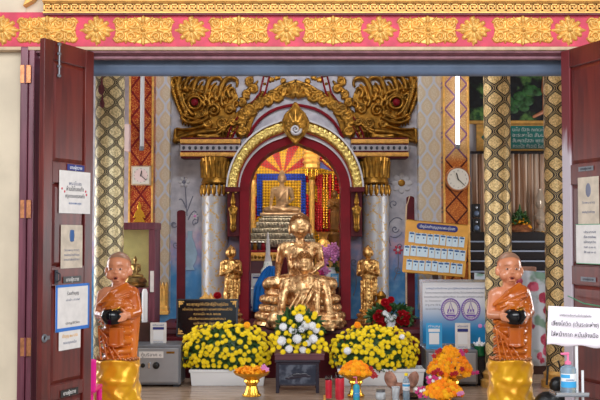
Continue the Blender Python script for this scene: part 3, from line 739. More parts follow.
# ---- carved naga heads either side of the pediment
def zc_(x, y, mir): px = 160 + x / 4.286; py = 70 + y / 4.286; return W2(591 - px if mir else px, py, YW - .05)
def makara(mir):
    q = lambda pts: [zc_(a, b, mir) for a, b in pts]; u = 1 / 4.286 * 10.95 / F; st = []
    base = q([(48, 34), (70, 50), (110, 62), (170, 64), (225, 62), (290, 66), (322, 80), (335, 120), (325, 170), (318, 235), (290, 290), (170, 291), (58, 312), (60, 248), (100, 262), (150, 247), (112, 225), (78, 170), (52, 110)])
    A = lambda pts, r0, r1, l=0.0: st.append((q(pts), r0 * u, r1 * u, l))
    A([(150 + 27 * math.cos(a), 140 + 26 * math.sin(a)) for a in [2 * PI * k / 18 for k in range(19)]], 7, 7, .03)
    A([(150 + 42 * math.cos(a), 142 + 40 * math.sin(a)) for a in [-2.6 + 3.6 * k / 12 for k in range(13)]], 6, 4, .02)
    for cx, cy, s in ((72, 28, .7), (104, 22, .8), (140, 24, .85), (182, 26, 1.0), (238, 30, 1.05), (302, 34, 1.15)):
        A(bez((cx - 40 * s, cy + 66 * s), (cx - 36 * s, cy + 5), (cx, cy - 2 * s), 8), 12 * s, 11 * s, .010)
        A(bez((cx, cy - 2 * s), (cx + 34 * s, cy + 2), (cx + 22 * s, cy + 30 * s), 6), 11 * s, 4, .010)
        A(bez((cx - 26 * s, cy + 78 * s), (cx - 22 * s, cy + 40), (cx, cy + 24 * s), 7), 7 * s, 4, .018)
    for cx, cy, ln in ((206, 95, 34), (222, 120, 30), (250, 92, 36), (275, 120, 30), (305, 84, 30), (196, 130, 20), (322, 140, 22)):
        A(bez((cx - 4, cy + ln), (cx - ln * .8, cy + 4), (cx + 2, cy - 8), 7), 9, 7, .016); A(bez((cx + 2, cy - 8), (cx + ln * .6, cy - 4), (cx + ln * .45, cy + 14), 5), 7, 3, .016)
    for cx, cy, r_, a, s in ((230, 172, 30, 2.6, 1), (298, 168, 22, 0, -1), (266, 226, 22, 1, 1), (205, 228, 17, 3, -1), (312, 222, 16, 0, 1), (190, 188, 13, 0, -1), (160, 205, 11, 1, 1)):
        A(spiral(cx, cy, r_, 1.6, a, 22, s), 7.5, 5, .016); A([(cx, cy)], 6, 6, .024)
    for k in range(17):
        t_ = k / 16; A([(44 + 20 * t_ + 44 * t_ * t_, 34 + 187 * t_), (52 + 20 * t_ + 40 * t_ * t_, 40 + 183 * t_)], 8, 7, .012); A([(68 + 16 * t_ + 38 * t_ * t_, 44 + 166 * t_), (84 + 16 * t_ + 32 * t_ * t_, 54 + 156 * t_)], 7, 4, .018)
    A(bez((92, 205), (140, 250), (205, 205), 10), 7, 10, .024); A(bez((100, 190), (140, 225), (190, 195), 8), 5, 5, .034)
    for k in range(7): A([(98 + k * 12, 214 + k * 5 - k * k * .8), (95 + k * 12, 232 + k * 5 - k * k * .8)], 6, 1.5, .022)
    A(bez((72, 250), (120, 262), (185, 238), 8), 5, 7, .022); A(bez((64, 298), (130, 268), (235, 262), 10), 12, 16, .008)
    A(bez((64, 306), (140, 292), (250, 286), 10), 6, 8, .022); A([(66, 258), (64, 306)], 8, 10, .022)
    A(bez((165, 282), (250, 296), (292, 235), 10), 11, 6, .014); A(bez((230, 262), (275, 262), (300, 205), 8), 8, 4, .020)
    for k in range(8): A([(186 + k * 14, 260 + 6 * math.sin(k)), (194 + k * 13, 284)], 7, 3, .018)
    A(bez((80, 86), (120, 66), (180, 96), 8), 6, 9, .018); A(bez((95, 104), (104, 160), (140, 190), 8), 6, 8, .018)
    for k in range(5): A(bez((92 + k * 6, 78 + k * 24), (104 + k * 6, 74 + k * 24), (112 + k * 5, 92 + k * 22), 4), 6, 3, .016)
    return relief_mesh(st, .0055, 1.7, base, .006)
for mir in (0, 1):
    e = thing('naga_relief', 'carved gold naga head with open jaws facing the %s pilaster' % ('orange clock' if mir else 'white-and-gold'), 'relief', (0, YW, 0), group='naga heads above the altar')
    e['label'] = 'carved gold open-jawed naga head above the %s' % ('vase-side column, near the round clock' if mir else 'column on the square-clock side')
    mesh_obj('naga_head', makara(mir), 'gold_old', e, (0, -.005, 0))
    x_, z_ = zc_(150, 140, mir); mb = MB(); mb.ball((x_, -.085, z_), (.045, .045, .045), 16, 10); mb.build('eye', 'red_paint', e, smooth='all')

# ---- pediment: red-edged slanting border, gold foliage, inner red line (mirrored)
ped = thing('altar_pediment', 'gold foliage pediment with red edging framing the top of the shrine arch', 'pediment', (0, YW, 0))
for mir in (0, 1):
    fx = lambda pts: [zc_(a, b, mir) for a, b in pts]
    p1 = bez((286, 292), (305, 225), (345, 190), 6) + bez((345, 190), (400, 140), (428, 95), 6)[1:] + [(446, 20)]
    p2 = bez((308, 292), (330, 240), (365, 205), 6) + bez((365, 205), (425, 150), (450, 98), 6)[1:] + [(470, 20)]
    for p in (p1, p2): MB().tube([(a, -.03, b) for a, b in fx(p)], .011, 8).build('red_edge', 'red_paint', ped, smooth=True)
    mb = MB(); A_ = fx(p1); B_ = fx(p2); vs = []; n = len(A_)
    for (a, b_) in zip(A_, B_): vs += [(a[0], -.018, a[1]), (b_[0], -.018, b_[1]), (b_[0], .0, b_[1]), (a[0], .0, a[1])]
    fs = [(i * 4 + j, i * 4 + (j + 1) % 4, i * 4 + 4 + (j + 1) % 4, i * 4 + 4 + j) for i in range(n - 1) for j in range(4)]
    mb.add(vs, fs); mb.build('border_ground', 'white_paint', ped)
    st = [([((A_[i][0] + B_[i][0]) / 2, (A_[i][1] + B_[i][1]) / 2)], .026, .026, 0) for i in range(n)] + [([((A_[i][0] + B_[i][0] + A_[i + 1][0] + B_[i + 1][0]) / 4, (A_[i][1] + B_[i][1] + A_[i + 1][1] + B_[i + 1][1]) / 4)], .016, .016, 0) for i in range(n - 1)]
    mesh_obj('border_studs', relief_mesh(st, .006, 1), 'gold_old', ped, (0, -.018, 0))
    # foliage ribbon
    u = 1 / 4.286 * 10.95 / F; st = []
    cl = bez((352, 272), (335, 190), (410, 155), 8) + bez((410, 155), (480, 110), (590, 72), 9)[1:]
    for i, (a, b_) in enumerate(cl):
        s_ = 1 if i % 2 else -1; st.append((fx(spiral(a, b_ + 8 * s_, 20, 1.4, i, 16, s_)), 8 * u, 5 * u, .008))
        for k in range(3): an = i * .7 + k * 2.1; st.append((fx([(a + 14 * math.cos(an), b_ + 14 * math.sin(an)), (a + 31 * math.cos(an), b_ + 29 * math.sin(an))]), 9 * u, 3 * u, .004))
    base = [(330, 285), (316, 240), (322, 185), (370, 145), (440, 108), (520, 60), (585, 38), (585, 100), (540, 105), (470, 132), (420, 175), (395, 225), (380, 285)]
    mesh_obj('foliage', relief_mesh(st, .0055, 1.3, fx(base), .008), 'gold_old', ped, (0, -.02, 0))
    MB().tube([(a, -.03, b_) for a, b_ in fx(bez((378, 292), (410, 200), (500, 165), 10) + bez((500, 165), (540, 152), (582, 148), 4)[1:])], .02, 8).build('red_line', 'red_paint', ped, smooth=True)
    st = []
    for cx, cy in ((385, 45), (400, 80), (372, 100), (350, 140)): st.append((fx(spiral(cx, cy, 18, 1.4, cx, 16)), 8 * u, 5 * u, .01)); st.append((fx([(cx, cy - 10), (cx + 18, cy - 34)]), 10 * u, 3 * u, .004))
    for cx, cy in ((480, 40), (505, 30), (530, 45)): st.append((fx(spiral(cx, cy, 10, 1.3, cx, 12)), 5 * u, 4 * u, .004))
    mesh_obj('leaf_sprays', relief_mesh(st, .0055, 1.3), 'gold_old', ped, (0, -.01, 0))
cst = []
u = 10.95 / F
for k in range(7):
    a = -PI / 2 + (k - 3) * .5; cst.append(([W2(295.5 + 3 * math.cos(a), 96 + 3 * math.sin(a), YW - .05), W2(295.5 + 9 * math.cos(a), 97 + 14 * math.sin(a), YW - .05)], 3 * u, 1 * u, .004))
mesh_obj('centre_leaf', relief_mesh(cst, .0055, 1.3), 'gold_old', ped, (0, -.04, 0))

# ---- entablatures, capitals, half columns
for side, (x0, x1, cx, lab) in enumerate(((181, 240, 215, 'beside the white-and-gold pilaster with the gold base'), (351.5, 408, 375.5, 'beside the yellow board of slips'))):
    Yb = YW - .02; e = thing('entablature', 'gold and red entablature over the silver column ' + lab, 'entablature', (0, YW, 0))
    xx0, xx1 = X(x0, 10.8), X(x1, 10.8)
    MB().box(xx0, xx1, -.26, 0, Z(158, 10.75), Z(137.6, 10.75)).build('red_core', 'red_dark', e, bevel=.004)
    for y0, y1 in ((139.2, 143.2), (152.4, 156.2)):
        mb = MB(); za, zb = Z(y1, 10.72), Z(y0, 10.72); n = int((xx1 - xx0) / .028)
        mb.box(xx0 - .006, xx1 + .006, -.275, -.2, za, zb)
        for k in range(n): mb.box(xx0 + k * .028 + .004, xx0 + k * .028 + .022, -.287, -.27, za + .008, zb - .008)
        mb.build('gold_frieze', 'gold_paint', e, bevel=.002)
    MB().box(xx0 - .003, xx1 + .003, -.268, -.2, Z(150.6, 10.72), Z(144.8, 10.72)).build('white_frieze', 'frieze_grey', e)
    mb = MB(); n = 10
    for k in range(n): mb.ball((xx0 + (k + .5) * (xx1 - xx0) / n, -.27, Z(147.8, 10.72)), (.018, .01, .022), 10, 6)
    mb.build('studs', 'dark_metal', e, smooth='all')
    Yc = 10.86; rc = 13.2 / F * Yc; col = thing('silver_column', 'silver half column with gold lattice ' + ('behind the praying disciple near the black plaque' if side == 0 else 'behind the praying disciple near the red roses'), 'column', (X(cx, Yc), Yc, 0), 0, 'silver columns of the shrine')
    MB().lathe([(rc, .6), (rc, Z(186, Yc))], 40).build('shaft', 'half_column', col, smooth=True)
    z1, z2 = Z(183, Yc), Z(158, Yc); H_ = z2 - z1
    MB().lathe([(rc * .98, z1 - .02), (rc * 1.08, z1), (rc * 1.0, z1 + .03), (rc * .95, z1 + .1)], 40).build('collar', 'gold_old', col, smooth=True)
    MB().lathe([(rc * .92, z1 + .05), (rc * .95, z1 + .12), (rc * 1.02, z1 + H_ * .75), (rc * 1.08, z2), (rc * .8, z2)], 80, flute=lambda a, z: 1 + .07 * abs(math.sin(a * 8)) * (1 if z > z1 + .08 else 0)).build('capital', 'gold_old', col, smooth=True)
    mb = MB(); mb2 = MB()
    for k in range(16):
        a = 2 * PI * k / 16; c_, s_ = math.cos(a), math.sin(a)
        mb.ball((rc * 1.02 * c_, rc * 1.02 * s_, z1 - .09), (.028, .028, .075), 8, 6)
        mb2.tube([(rc * .95 * c_, rc * .95 * s_, z1 + .06), (rc * 1.0 * c_, rc * 1.0 * s_, z1 + H_ * .6), (rc * 1.14 * c_, rc * 1.14 * s_, z1 + H_ * .85)], [.026, .022, .008], 6)
    mb.build('lotus_petals', 'gold_old', col, smooth='all'); mb2.build('acanthus', 'gold_old', col, smooth=True)
    MB().lathe([(rc * 1.02, z1 - .16), (rc * 1.06, z1 - .15), (rc * 1.02, z1 - .14)], 40).build('ring', 'white_paint', col, smooth=True)

# ---- small caryatid panels under the arch ends
def guardian(px0, px1, label):
    Y = YA + .05; e = thing('guardian_panel', label, 'relief', (X((px0 + px1) / 2, Y), YA + .08, Z(213.5, Y)), 0, 'small gold figures under the arch')
    hw = (px1 - px0) / 2 / F * Y; hh_ = 23 / F * Y
    MB().box(-hw, hw, -.045, .37, -hh_, hh_).build('red_frame', 'red_dark', e, bevel=.004)
    mb = MB(); mb.ball((0, -.09, .13), (.032, .03, .04), 12, 8); mb.capsule((0, -.09, .16), (0, -.09, .24), .028, .01); mb.ball((0, -.08, .05), (.05, .03, .05), 12, 8)
    mb.capsule((0, -.08, .03), (0, -.08, -.12), .05, .035); mb.ball((0, -.08, -.16), (.04, .03, .06), 12, 8); mb.capsule((-.045, -.09, .06), (-.02, -.12, .0), .015, .012); mb.capsule((.045, -.09, .06), (.02, -.12, .0), .015, .012)
    sculpt('figure', mb, 'gold_old', e, .007, 3)
guardian(227.5, 239.3, 'small gold guardian on a red panel above the disciple nearer the black plaque')
guardian(350.7, 362, 'small gold guardian on a red panel above the disciple nearer the roses')

# ---- pilasters
def pilaster(nm, label, x0, x1, Y0, mat, z0=.6, rim=None, grp=None):
    e = thing(nm, label, 'pilaster', (X((x0 + x1) / 2, Y0), Y0, 0), 0, grp); hw = (x1 - x0) / 2 / F * Y0
    MB().box(-hw, hw, 0, YW - Y0, z0, 4.4).build('shaft', mat, e, bevel=.003)
    if rim:
        for s_ in (-1, 1): MB().box(s_ * (hw - .012) - .012, s_ * (hw - .012) + .012, -.012, .02, z0, 4.4).build('rim', rim, e, bevel=.003)
    return e
pp = pilaster('pale_pilaster', 'pale cream pilaster with silver ogee pattern and a gold lotus base', 153.5, 169, 10.85, 'pale_pilaster', rim=None)
e = bpy.data.objects.new('lotus_base', None); C.objects.link(e); e.parent = pp; e.location = (0, -.05, 0); e['label'] = 'gold tall-petalled lotus base'
mb = MB(); zt = Z(282, 10.7); zb = Z(306, 10.7)
for k in range(5): xk = (-.4 + k * .2) * .2 * 1.05; mb.prism([(xk - .018, zb), (xk + .018, zb), (xk + .018, zt - .05), (xk, zt), (xk - .018, zt - .05)], -.09, -.0)
for k in range(4): xk = (-.3 + k * .2) * .2 * 1.05; mb.prism([(xk - .02, zb), (xk + .02, zb), (xk + .015, zt - .10), (xk, zt - .06), (xk - .015, zt - .10)], -.12, -.0)
mb.build('petals', 'gold_paint', e, bevel=.003)
MB().box(-.11, .11, -.13, .0, zb - .05, zb).box(-.12, .12, -.15, .0, zb - .1, zb - .05).build('plinth', 'gold_paint', e, bevel=.008)
pilaster('pale_pilaster', 'pale pilaster with silver ogee pattern and gold dots beside the round clock', 419, 443.5, 10.85, 'pale_pilaster')
pilaster('orange_pilaster', 'orange pilaster with crimson diamond lattice holding the square clock', 128, 153, 10.7, 'orange_lattice', rim='gold_paint')
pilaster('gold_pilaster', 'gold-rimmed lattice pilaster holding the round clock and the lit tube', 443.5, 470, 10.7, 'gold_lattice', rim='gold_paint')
# gold praying figure stencilled low on the orange pilaster
mb = MB(); Y = 10.68; c = P(139.5, 212, Y)
mb.prism([(c.x + a * .01217, c.z + b * .01217) for a, b in ((0, 11), (2, 6), (1.6, 3), (4, 0), (6, -6), (3, -5), (6, -10), (-6, -10), (-3, -5), (-6, -6), (-4, 0), (-1.6, 3), (-2, 6))], Y - .012, Y + .01)
tag(mb.build('stencil_figure', 'gold_bright', bevel=.003), 'gold kneeling angel stencil at the foot of the orange pilaster', 'ornament')
# dark recess between pillar and orange pilaster: a pale box
tag(MB().box(X(123.5, 10.6), X(128.5, 10.6), 10.6, 10.9, Z(151, 10.6), Z(124, 10.6)).build('junction_box', 'pink_box', bevel=.006), 'pale pinkish box fixed to the wall beside the orange pilaster', 'box')

# ---- painted flowers, vase and vines on the mural
def vine(pts, r_, mat, nm='painted_vine', n=6):
    wob = [(P(a, b, YW - .003)) for a, b in pts]; return MB().tube(wob, r_, 6).build(nm, mat, WB, smooth=True)
WB = bpy.data.objects['wall_back']
for s in [bez((187, 216), (186, 196), (185, 186), 6), bez((186, 208), (182, 196), (179, 200), 6), bez((187, 212), (191, 200), (193, 196), 6), bez((188, 220), (194, 206), (197, 214), 6), bez((197, 214), (200, 224), (194, 224), 6), bez((176, 224), (172, 220), (173, 228), 6), bez((184, 180), (185, 172), (184, 186), 6),
          bez((391, 246), (386, 232), (390, 222), 8), bez((390, 222), (397, 214), (402, 220), 8), bez((390, 236), (398, 240), (402, 232), 8), spiral(395, 229, 4, 1.2, 0), spiral(394, 204, 4.5, 1.1, 2), spiral(400, 246, 3.5, 1.2, 1), bez((396, 246), (402, 262), (394, 280), 8), spiral(398, 270, 4, 1.2, 1), spiral(354, 262, 4, 1.2, 1), bez((352, 268), (360, 280), (353, 296), 8), spiral(174, 224, 4, 1.1, 0), spiral(196, 222, 4, 1.1, 2), spiral(176, 245, 3.5, 1.1, 1)]:
    vine(s, .006, 'ink_soft')
def bloom(px, py, r_, m1, m2, n=8):
    c = P(px, py, YW); mb = MB()
    for k in range(n):
        a = 2 * PI * k / n; mb.ball((c.x + r_ * .62 * math.cos(a), YW - .004, c.z + r_ * .62 * math.sin(a)), (r_ * .4, .006, r_ * .26), 10, 6, Matrix.Rotation(-a, 3, 'Y'))
    mb.build('painted_petals', m1, WB, smooth='all'); MB().ball((c.x, YW - .006, c.z), (r_ * .36, .008, r_ * .34), 12, 6).build('painted_heart', m2, WB, smooth='all')
bloom(401.5, 183, .13, 'white_paint', 'gold_old'); bloom(184, 182, .07, 'white_paint', 'ink_soft', 6); bloom(195, 216, .05, 'white_paint', 'pink_petal', 6); bloom(398, 250, .06, 'pink', 'white_paint', 6)
c = P(190, 246, YW); k = .01222
mb = MB(); prof = [(2.4, 15), (2.2, 9), (5, 2), (7.5, -8), (6, -15), (3, -20), (5, -24), (-5, -24), (-3, -20), (-6, -15), (-7.5, -8), (-5, 2), (-2.2, 9), (-2.4, 15)]
plain('vase_blue', (150, 176, 196), 0.5, vary=.08); plain('mural_blue', (92, 136, 170), 0.5, vary=.15)
mb.prism([(c.x + a * k, c.z + b * k) for a, b in prof], YW - .012, YW + .002); mb.build('painted_vase', 'vase_blue', WB, bevel=.003)

# ================================================================== THE NICHE
YN = 13.2
struct(MB().box(X(222, YN), X(372, YN), YN, YN + .1, 0, 4.0).build('wall_niche', 'cream'))
nx0, nx1 = X(236, 12.9), X(357, 12.9)
struct(MB().box(X(228, YN) - .1, X(228, YN), YW + .14, YN, 0, 4.0).build('wall_niche_left', 'white_paint'))
struct(MB().box(X(366, YN), X(366, YN) + .1, YW + .14, YN, 0, 4.0).build('wall_niche_right', 'white_paint'))
struct(MB().box(X(228, YN), X(366, YN), YW + .14, YN, 3.1, 3.2).build('ceiling_niche', 'white_paint'))
e = thing('unseen_niche_tube', 'added white tube light under the niche ceiling, out of sight behind the arch', 'lamp', (X(296, 11.4), 11.4, 2.86)); MB().tube([(-.5, 0, 0), (.5, 0, 0)], .018, 10).build('tube', 'tube_on', e, smooth=True); MB().box(-.55, .55, -.03, .03, .02, .3).build('housing', 'white', e)  # unseen glowing tube, added as a source for the niche light
rp = thing('sequin_panel', 'sequined sunburst of yellow and red rays behind the seated bronze image', 'panel', (0, 0, 0))
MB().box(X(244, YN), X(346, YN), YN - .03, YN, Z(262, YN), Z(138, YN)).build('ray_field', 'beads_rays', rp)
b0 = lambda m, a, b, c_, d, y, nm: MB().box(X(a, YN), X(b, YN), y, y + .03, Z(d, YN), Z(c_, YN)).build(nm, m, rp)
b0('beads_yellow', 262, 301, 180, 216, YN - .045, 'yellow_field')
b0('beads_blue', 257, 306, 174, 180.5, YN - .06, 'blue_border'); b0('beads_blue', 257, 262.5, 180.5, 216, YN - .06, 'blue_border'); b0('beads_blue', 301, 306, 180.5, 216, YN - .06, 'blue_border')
for a, b_ in ((250, 255.5), (309, 315)): 
    e = thing('gilded_post', 'smooth gilded post %s the blue sequin border' % ('on the column side of' if a < 260 else 'between the red bead strings and'), 'post', (X((a + b_) / 2, 13.0), 13.0, .9)); z_ = Z(180, 13.0) - .9
    MB().lathe([(.05, 0), (.05, .1), (.038, .13), (.038, z_ - .1), (.05, z_ - .05), (.038, z_)], 16).build('shaft', 'gold_paint', e, smooth=True)
    MB().lathe([(.045, z_ - .0), (.06, z_ + .04), (.02, z_ + .12), (.004, z_ + .2)], 16).build('capital', 'gold_bright', e, smooth=True)
tag(MB().tube([(X(314, 12.9), 12.9, Z(174, 12.9)), (X(366, YN) + .01, 12.9, Z(174, 12.9))], .012, 8).build('bead_rail', 'gold_old', smooth=True), 'thin gilt rail from which the bead strings hang', 'rail')
k = 0
for px, mat, nm in ((318.5, 'red', 'red'), (321, 'red', 'red'), (324, 'y', 'yellow'), (327, 'y', 'yellow'), (330, 'red', 'red'), (333, 'y', 'yellow')):
    mb = MB(); z_ = Z(175, 12.9)
    while z_ > Z(228, 12.9): mb.ball((0, 0, z_), .019, 8, 6); z_ -= .036
    o = mb.build('bead_string', 'red_petal' if mat == 'red' else 'gold_bright', smooth='all', loc=(X(px, 12.9), 12.9, 0)); k += 1
    tag(o, 'shiny %s bead string hanging behind the pink orchids, %s from the gilded post' % (nm, ['first', 'second', 'third', 'fourth', 'fifth', 'sixth'][k - 1]), 'bead string', 'bead strings in the niche')
e = thing('hanging_lantern', 'pale gold tiered hanging lantern in front of the sequin rays', 'lantern', (X(311.5, 12.6), 12.6, Z(160, 12.6)))
MB().lathe([(.02, .17), (.10, .15), (.13, .10), (.09, .08), (.12, .04), (.10, 0), (.13, -.03), (.10, -.06), (.11, -.11), (.05, -.14)], 8).build('lantern_body', 'gold_paint', e); MB().tube([(0, 0, .17), (0, 0, .75)], .005, 6).build('cord', 'gold_old', e)
mb = MB(); 
for kk in range(8): a = PI / 4 * kk; mb.tube([(.08 * math.cos(a), .08 * math.sin(a), -.12), (.08 * math.cos(a), .08 * math.sin(a), -.22)], .008, 6)
mb.build('tassels', 'gold_bright', e)
fl = [P(320, 160, 12.7), P(322, 161, 12.7), P(333, 171, 12.7), P(320, 168, 12.7)]
e = thing('pennant', 'small blue pennant edged in red beside the gold lantern', 'flag', (0, 12.7, 0)); MB().prism([(p.x, p.z) for p in fl], -.003, .003).build('cloth', 'navy', e)
MB().tube([(fl[0].x, -.004, fl[0].z), (fl[2].x, -.004, fl[2].z)], .012, 6).build('red_edge', 'red_paint', e)

def figure_seated(mb, H=1.0, W=1.0, bump=True, arms='lap', face=True, sash=True, hs=1.0, hw=1.0):
    def S_(p):
        if p[2] > .675: return (p[0] * W * hs, ((p[1] + .01) * hs - .01) * W, (.665 + (p[2] - .665) * hs if p[2] < .88 else .665 + .215 * hs + (p[2] - .88) * .45) * H)
        return (p[0] * W, p[1] * W, p[2] * H)
    cap = lambda a, b, r0, r1: mb.capsule(S_(a), S_(b), r0 * W, r1 * W)
    hd_ = hw
    el = lambda c, r: mb.ball(S_(c), tuple(v * (hs if c[2] > .68 else 1) for v in (r[0] * W, r[1] * W, r[2] * H)), 20, 14)
    for s in (-1, 1):
        cap((s * .12, 0, .09), (s * .36, -.13, .075), .105, .085)
        cap((s * .37, -.15, .07), (-s * .06, -.25, .07 + .03 * (s > 0)), .08, .055)
        cap((-s * .06, -.25, .08 + .03 * (s > 0)), (-s * .2, -.24, .10 + .03 * (s > 0)), .045, .03)
    el((0, 0, .1), (.21, .15, .12)); cap((0, 0, .12), (0, 0, .40), .135, .165); el((0, -.01, .45), (.2, .12, .12))
    cap((-.17, 0, .525), (.17, 0, .525), .062, .062); cap((0, 0, .55), (0, -.01, .66), .058, .052)
    el((0, -.015, .745), (.082 * hd_, .095, .105)); cap((0, -.05, .69), (0, -.055, .68), .052, .045); el((0, .005, .835), (.062, .062, .05))
    if bump: cap((0, .005, .86), (0, .005, .985), .028, .006)
    if face:
        cap((0, -.10, .765), (0, -.116, .735), .010, .015); 
        for s in (-1, 1):
            el((s * .083 * hd_, -.0, .725), (.013, .022, .062)); cap((s * .015, -.105, .782), (s * .05, -.092, .787), .008, .006); cap((s * .02, -.103, .765), (s * .048, -.093, .765), .010, .008)
        cap((-.022, -.105, .70), (.022, -.105, .70), .009, .009); cap((-.016, -.105, .69), (.016, -.105, .69), .008, .008)
    for s in (-1, 1):
        cap((s * .215, 0, .51), (s * .255, .01, .31), .058, .045)
        if arms == 'lap' or (arms == 'touch' and s > 0): cap((s * .255, .01, .31), (s * .07, -.20, .17), .042, .033); el((s * .03, -.22, .16), (.065, .04, .025))
        else:
            cap((s * .255, .01, .31), (s * .265, -.2, .19), .042, .034); el((s * .268, -.235, .155), (.035, .03, .03))
            for q in range(4): cap((s * .268 - .024 + q * .016, -.25, .15), (s * .268 - .026 + q * .017, -.268, .07 + .008 * abs(q - 1.5)), .0105, .008)
    if sash:
        for t in np.linspace(0, 1, 9)[:-1]:
            pass
        cap((.16, -.10, .55), (.03, -.155, .42), .022, .02); cap((.03, -.155, .42), (-.10, -.165, .27), .02, .018); cap((.13, -.11, .53), (.12, -.165, .25), .03, .03)
    return mb
# bronze Buddha on its stepped silver throne inside the niche
Yb = 12.6
e = thing('bronze_buddha', 'bronze-brown seated Buddha against the blue-bordered sequins, one hand over its knee', 'statue', (X(282, Yb), Yb, Z(214, Yb)))
s_ = (214 - 167) / F * Yb / .985
sculpt('body', figure_seated(MB(), s_, s_ * .86, arms='touch', hs=1.1), 'bronze_grey', e, .0075, 3)
MB().box(-.30, .30, -.24, .2, -.03, .012).build('seat_slab', 'bronze_grey', e, bevel=.01)
e = thing('stepped_throne', 'silver-grey tiered throne with lotus mouldings under the bronze Buddha', 'throne', (X(281, Yb), Yb, 0))
zt = Z(214, Yb) - .03; tiers = [(214, 17), (218, 19), (222, 21.5), (228, 24), (233, 28), (239, 32), (247, 34)]
for i in range(len(tiers) - 1):
    za = Z(tiers[i + 1][0], Yb - .3) ; zb_ = min(zt, Z(tiers[i][0], Yb - .3)) if i else zt; hw = tiers[i + 1][1] / F * Yb
    MB().box(-hw, hw, -.24 - i * .03, .3, za, zb_).build('tier', 'silver_base', e, bevel=.012)
    mb = MB(); n = int(hw * 2 / .04)
    for k in range(n): mb.ball((-hw + (k + .5) * 2 * hw / n, -.245 - i * .03, (za + zb_) / 2), (.018, .012, (zb_ - za) * .36), 8, 6)
    mb.build('petal_row', 'silver_base', e, smooth='all')
MB().box(-.46, .46, -.36, .3, .9, Z(247, Yb - .3)).build('pedestal', 'red_dark', e, bevel=.01)
# dark gilt standing figure beside the bead strings
e = thing('standing_figure', 'dark gilt standing attendant figure beside the bead strings', 'statue', (X(334.5, 12.75), 12.75, Z(232, 12.75)))
def standing(mb, h, hs=1.28):
    k = h * .955; hd = lambda p: (p[0] * hs, p[1] * hs, .84 + (p[2] - .84) * hs) if p[2] > .845 and abs(p[0]) < .07 and p[1] > -.09 else p; cap = lambda a, b, r0, r1: mb.capsule([v * k for v in hd(a)], [v * k for v in hd(b)], r0 * k, r1 * k); el = lambda c, r, **q: mb.ball([v * k for v in hd(c)], tuple(v * k * (hs if c[2] > .86 else 1) for v in r), 18, 12, **q)
    for s in (-1, 1): el((s * .05, -.03, .015), (.035, .07, .022)); cap((s * .05, 0, .03), (s * .055, 0, .3), .045, .07)
    cap((0, 0, .08), (0, 0, .30), .105, .115); cap((0, 0, .3), (0, 0, .52), .115, .10); cap((0, 0, .52), (0, 0, .72), .10, .12); cap((-.09, 0, .775), (.09, 0, .775), .055, .055)
    cap((0, 0, .78), (0, -.005, .85), .035, .035); el((0, -.01, .915), (.058, .066, .076)); cap((0, .0, .98), (0, .0, .99), .028, .02); cap((0, -.06, .92), (0, -.072, .905), .006, .01)
    for s in (-1, 1): el((s * .058, 0, .905), (.008, .016, .035)); cap((s * .015, -.066, .928), (s * .033, -.058, .93), .006, .005); cap((s * .13, 0, .77), (s * .15, -.01, .60), .042, .035)
    cap((-.012, -.068, .885), (.012, -.068, .885), .006, .006)
    for s in (-1, 1):
        cap((s * .15, -.01, .60), (s * .02, -.125, .66), .034, .024); el((s * .012, -.14, .695), (.014, .024, .05))
        for q in range(4): cap((s * .012, -.16 + q * .012, .70), (s * .006, -.158 + q * .012, .755 - .006 * abs(q - 1.5)), .008, .006)
        cap((s * .014, -.125, .68), (s * .016, -.118, .72), .008, .006)
    for q in range(5): cap((-.09 + q * .045, -.085 - .01 * (2 - abs(q - 2)), .5), (-.08 + q * .04, -.10, .06), .014, .012)
    cap((.1, -.09, .76), (-.09, -.10, .58), .02, .018); cap((-.1, -.06, .05), (.1, -.06, .05), .03, .03); cap((.12, -.02, .62), (.125, -.02, .3), .03, .022)
    return mb
sculpt('body', standing(MB(), 42 / F * 12.75), 'gold_old_dark', e, .007, 2); MB().lathe([(.12, .9 - Z(232, 12.75)), (.12, -.4), (.09, -.36), (.09, -.1), (.10, -.03), (.08, 0)], 20).build('base', 'gold_old_dark', e, smooth=True)

# ================================================================== ALTAR PLATFORM AND STEPS
ax0, ax1 = X(155, 9.7), X(470, 9.7); zA = .5
al = thing('altar_platform', 'long dark red altar platform under the gilded statues', 'altar', (0, 0, 0))
MB().box(ax0, ax1, 9.75, YW - .18, 0, zA).build('upper_tier', 'red_dark', al, bevel=.01)
MB().box(ax0 + .02, ax1, 9.5, 9.76, 0, .30).build('lower_tier', 'red_dark', al, bevel=.01)
MB().box(ax0, ax1 + .01, 9.73, 9.75, zA - .06, zA - .02).build('edge_strip', 'maroon_top', al, bevel=.004)
nb = thing('niche_platform', 'plum platform inside the niche behind the arch', 'platform', (0, 0, 0)); MB().box(X(236, 12), X(354, 12), YW + .15, YN - .04, 0, .55).build('deck', 'red_dark', nb); MB().box(X(240, 12), X(352, 12), 12.2, YN - .04, .55, .9).build('upper_deck', 'maroon_top', nb)
MB().box(X(168, 9.6), X(245, 9.6), 9.52, 9.74, .30, .42).build('x', 'red_dark').name = 'plaque_step'
tag(bpy.data.objects['plaque_step'], 'dark red wooden step under the black plaque', 'step')

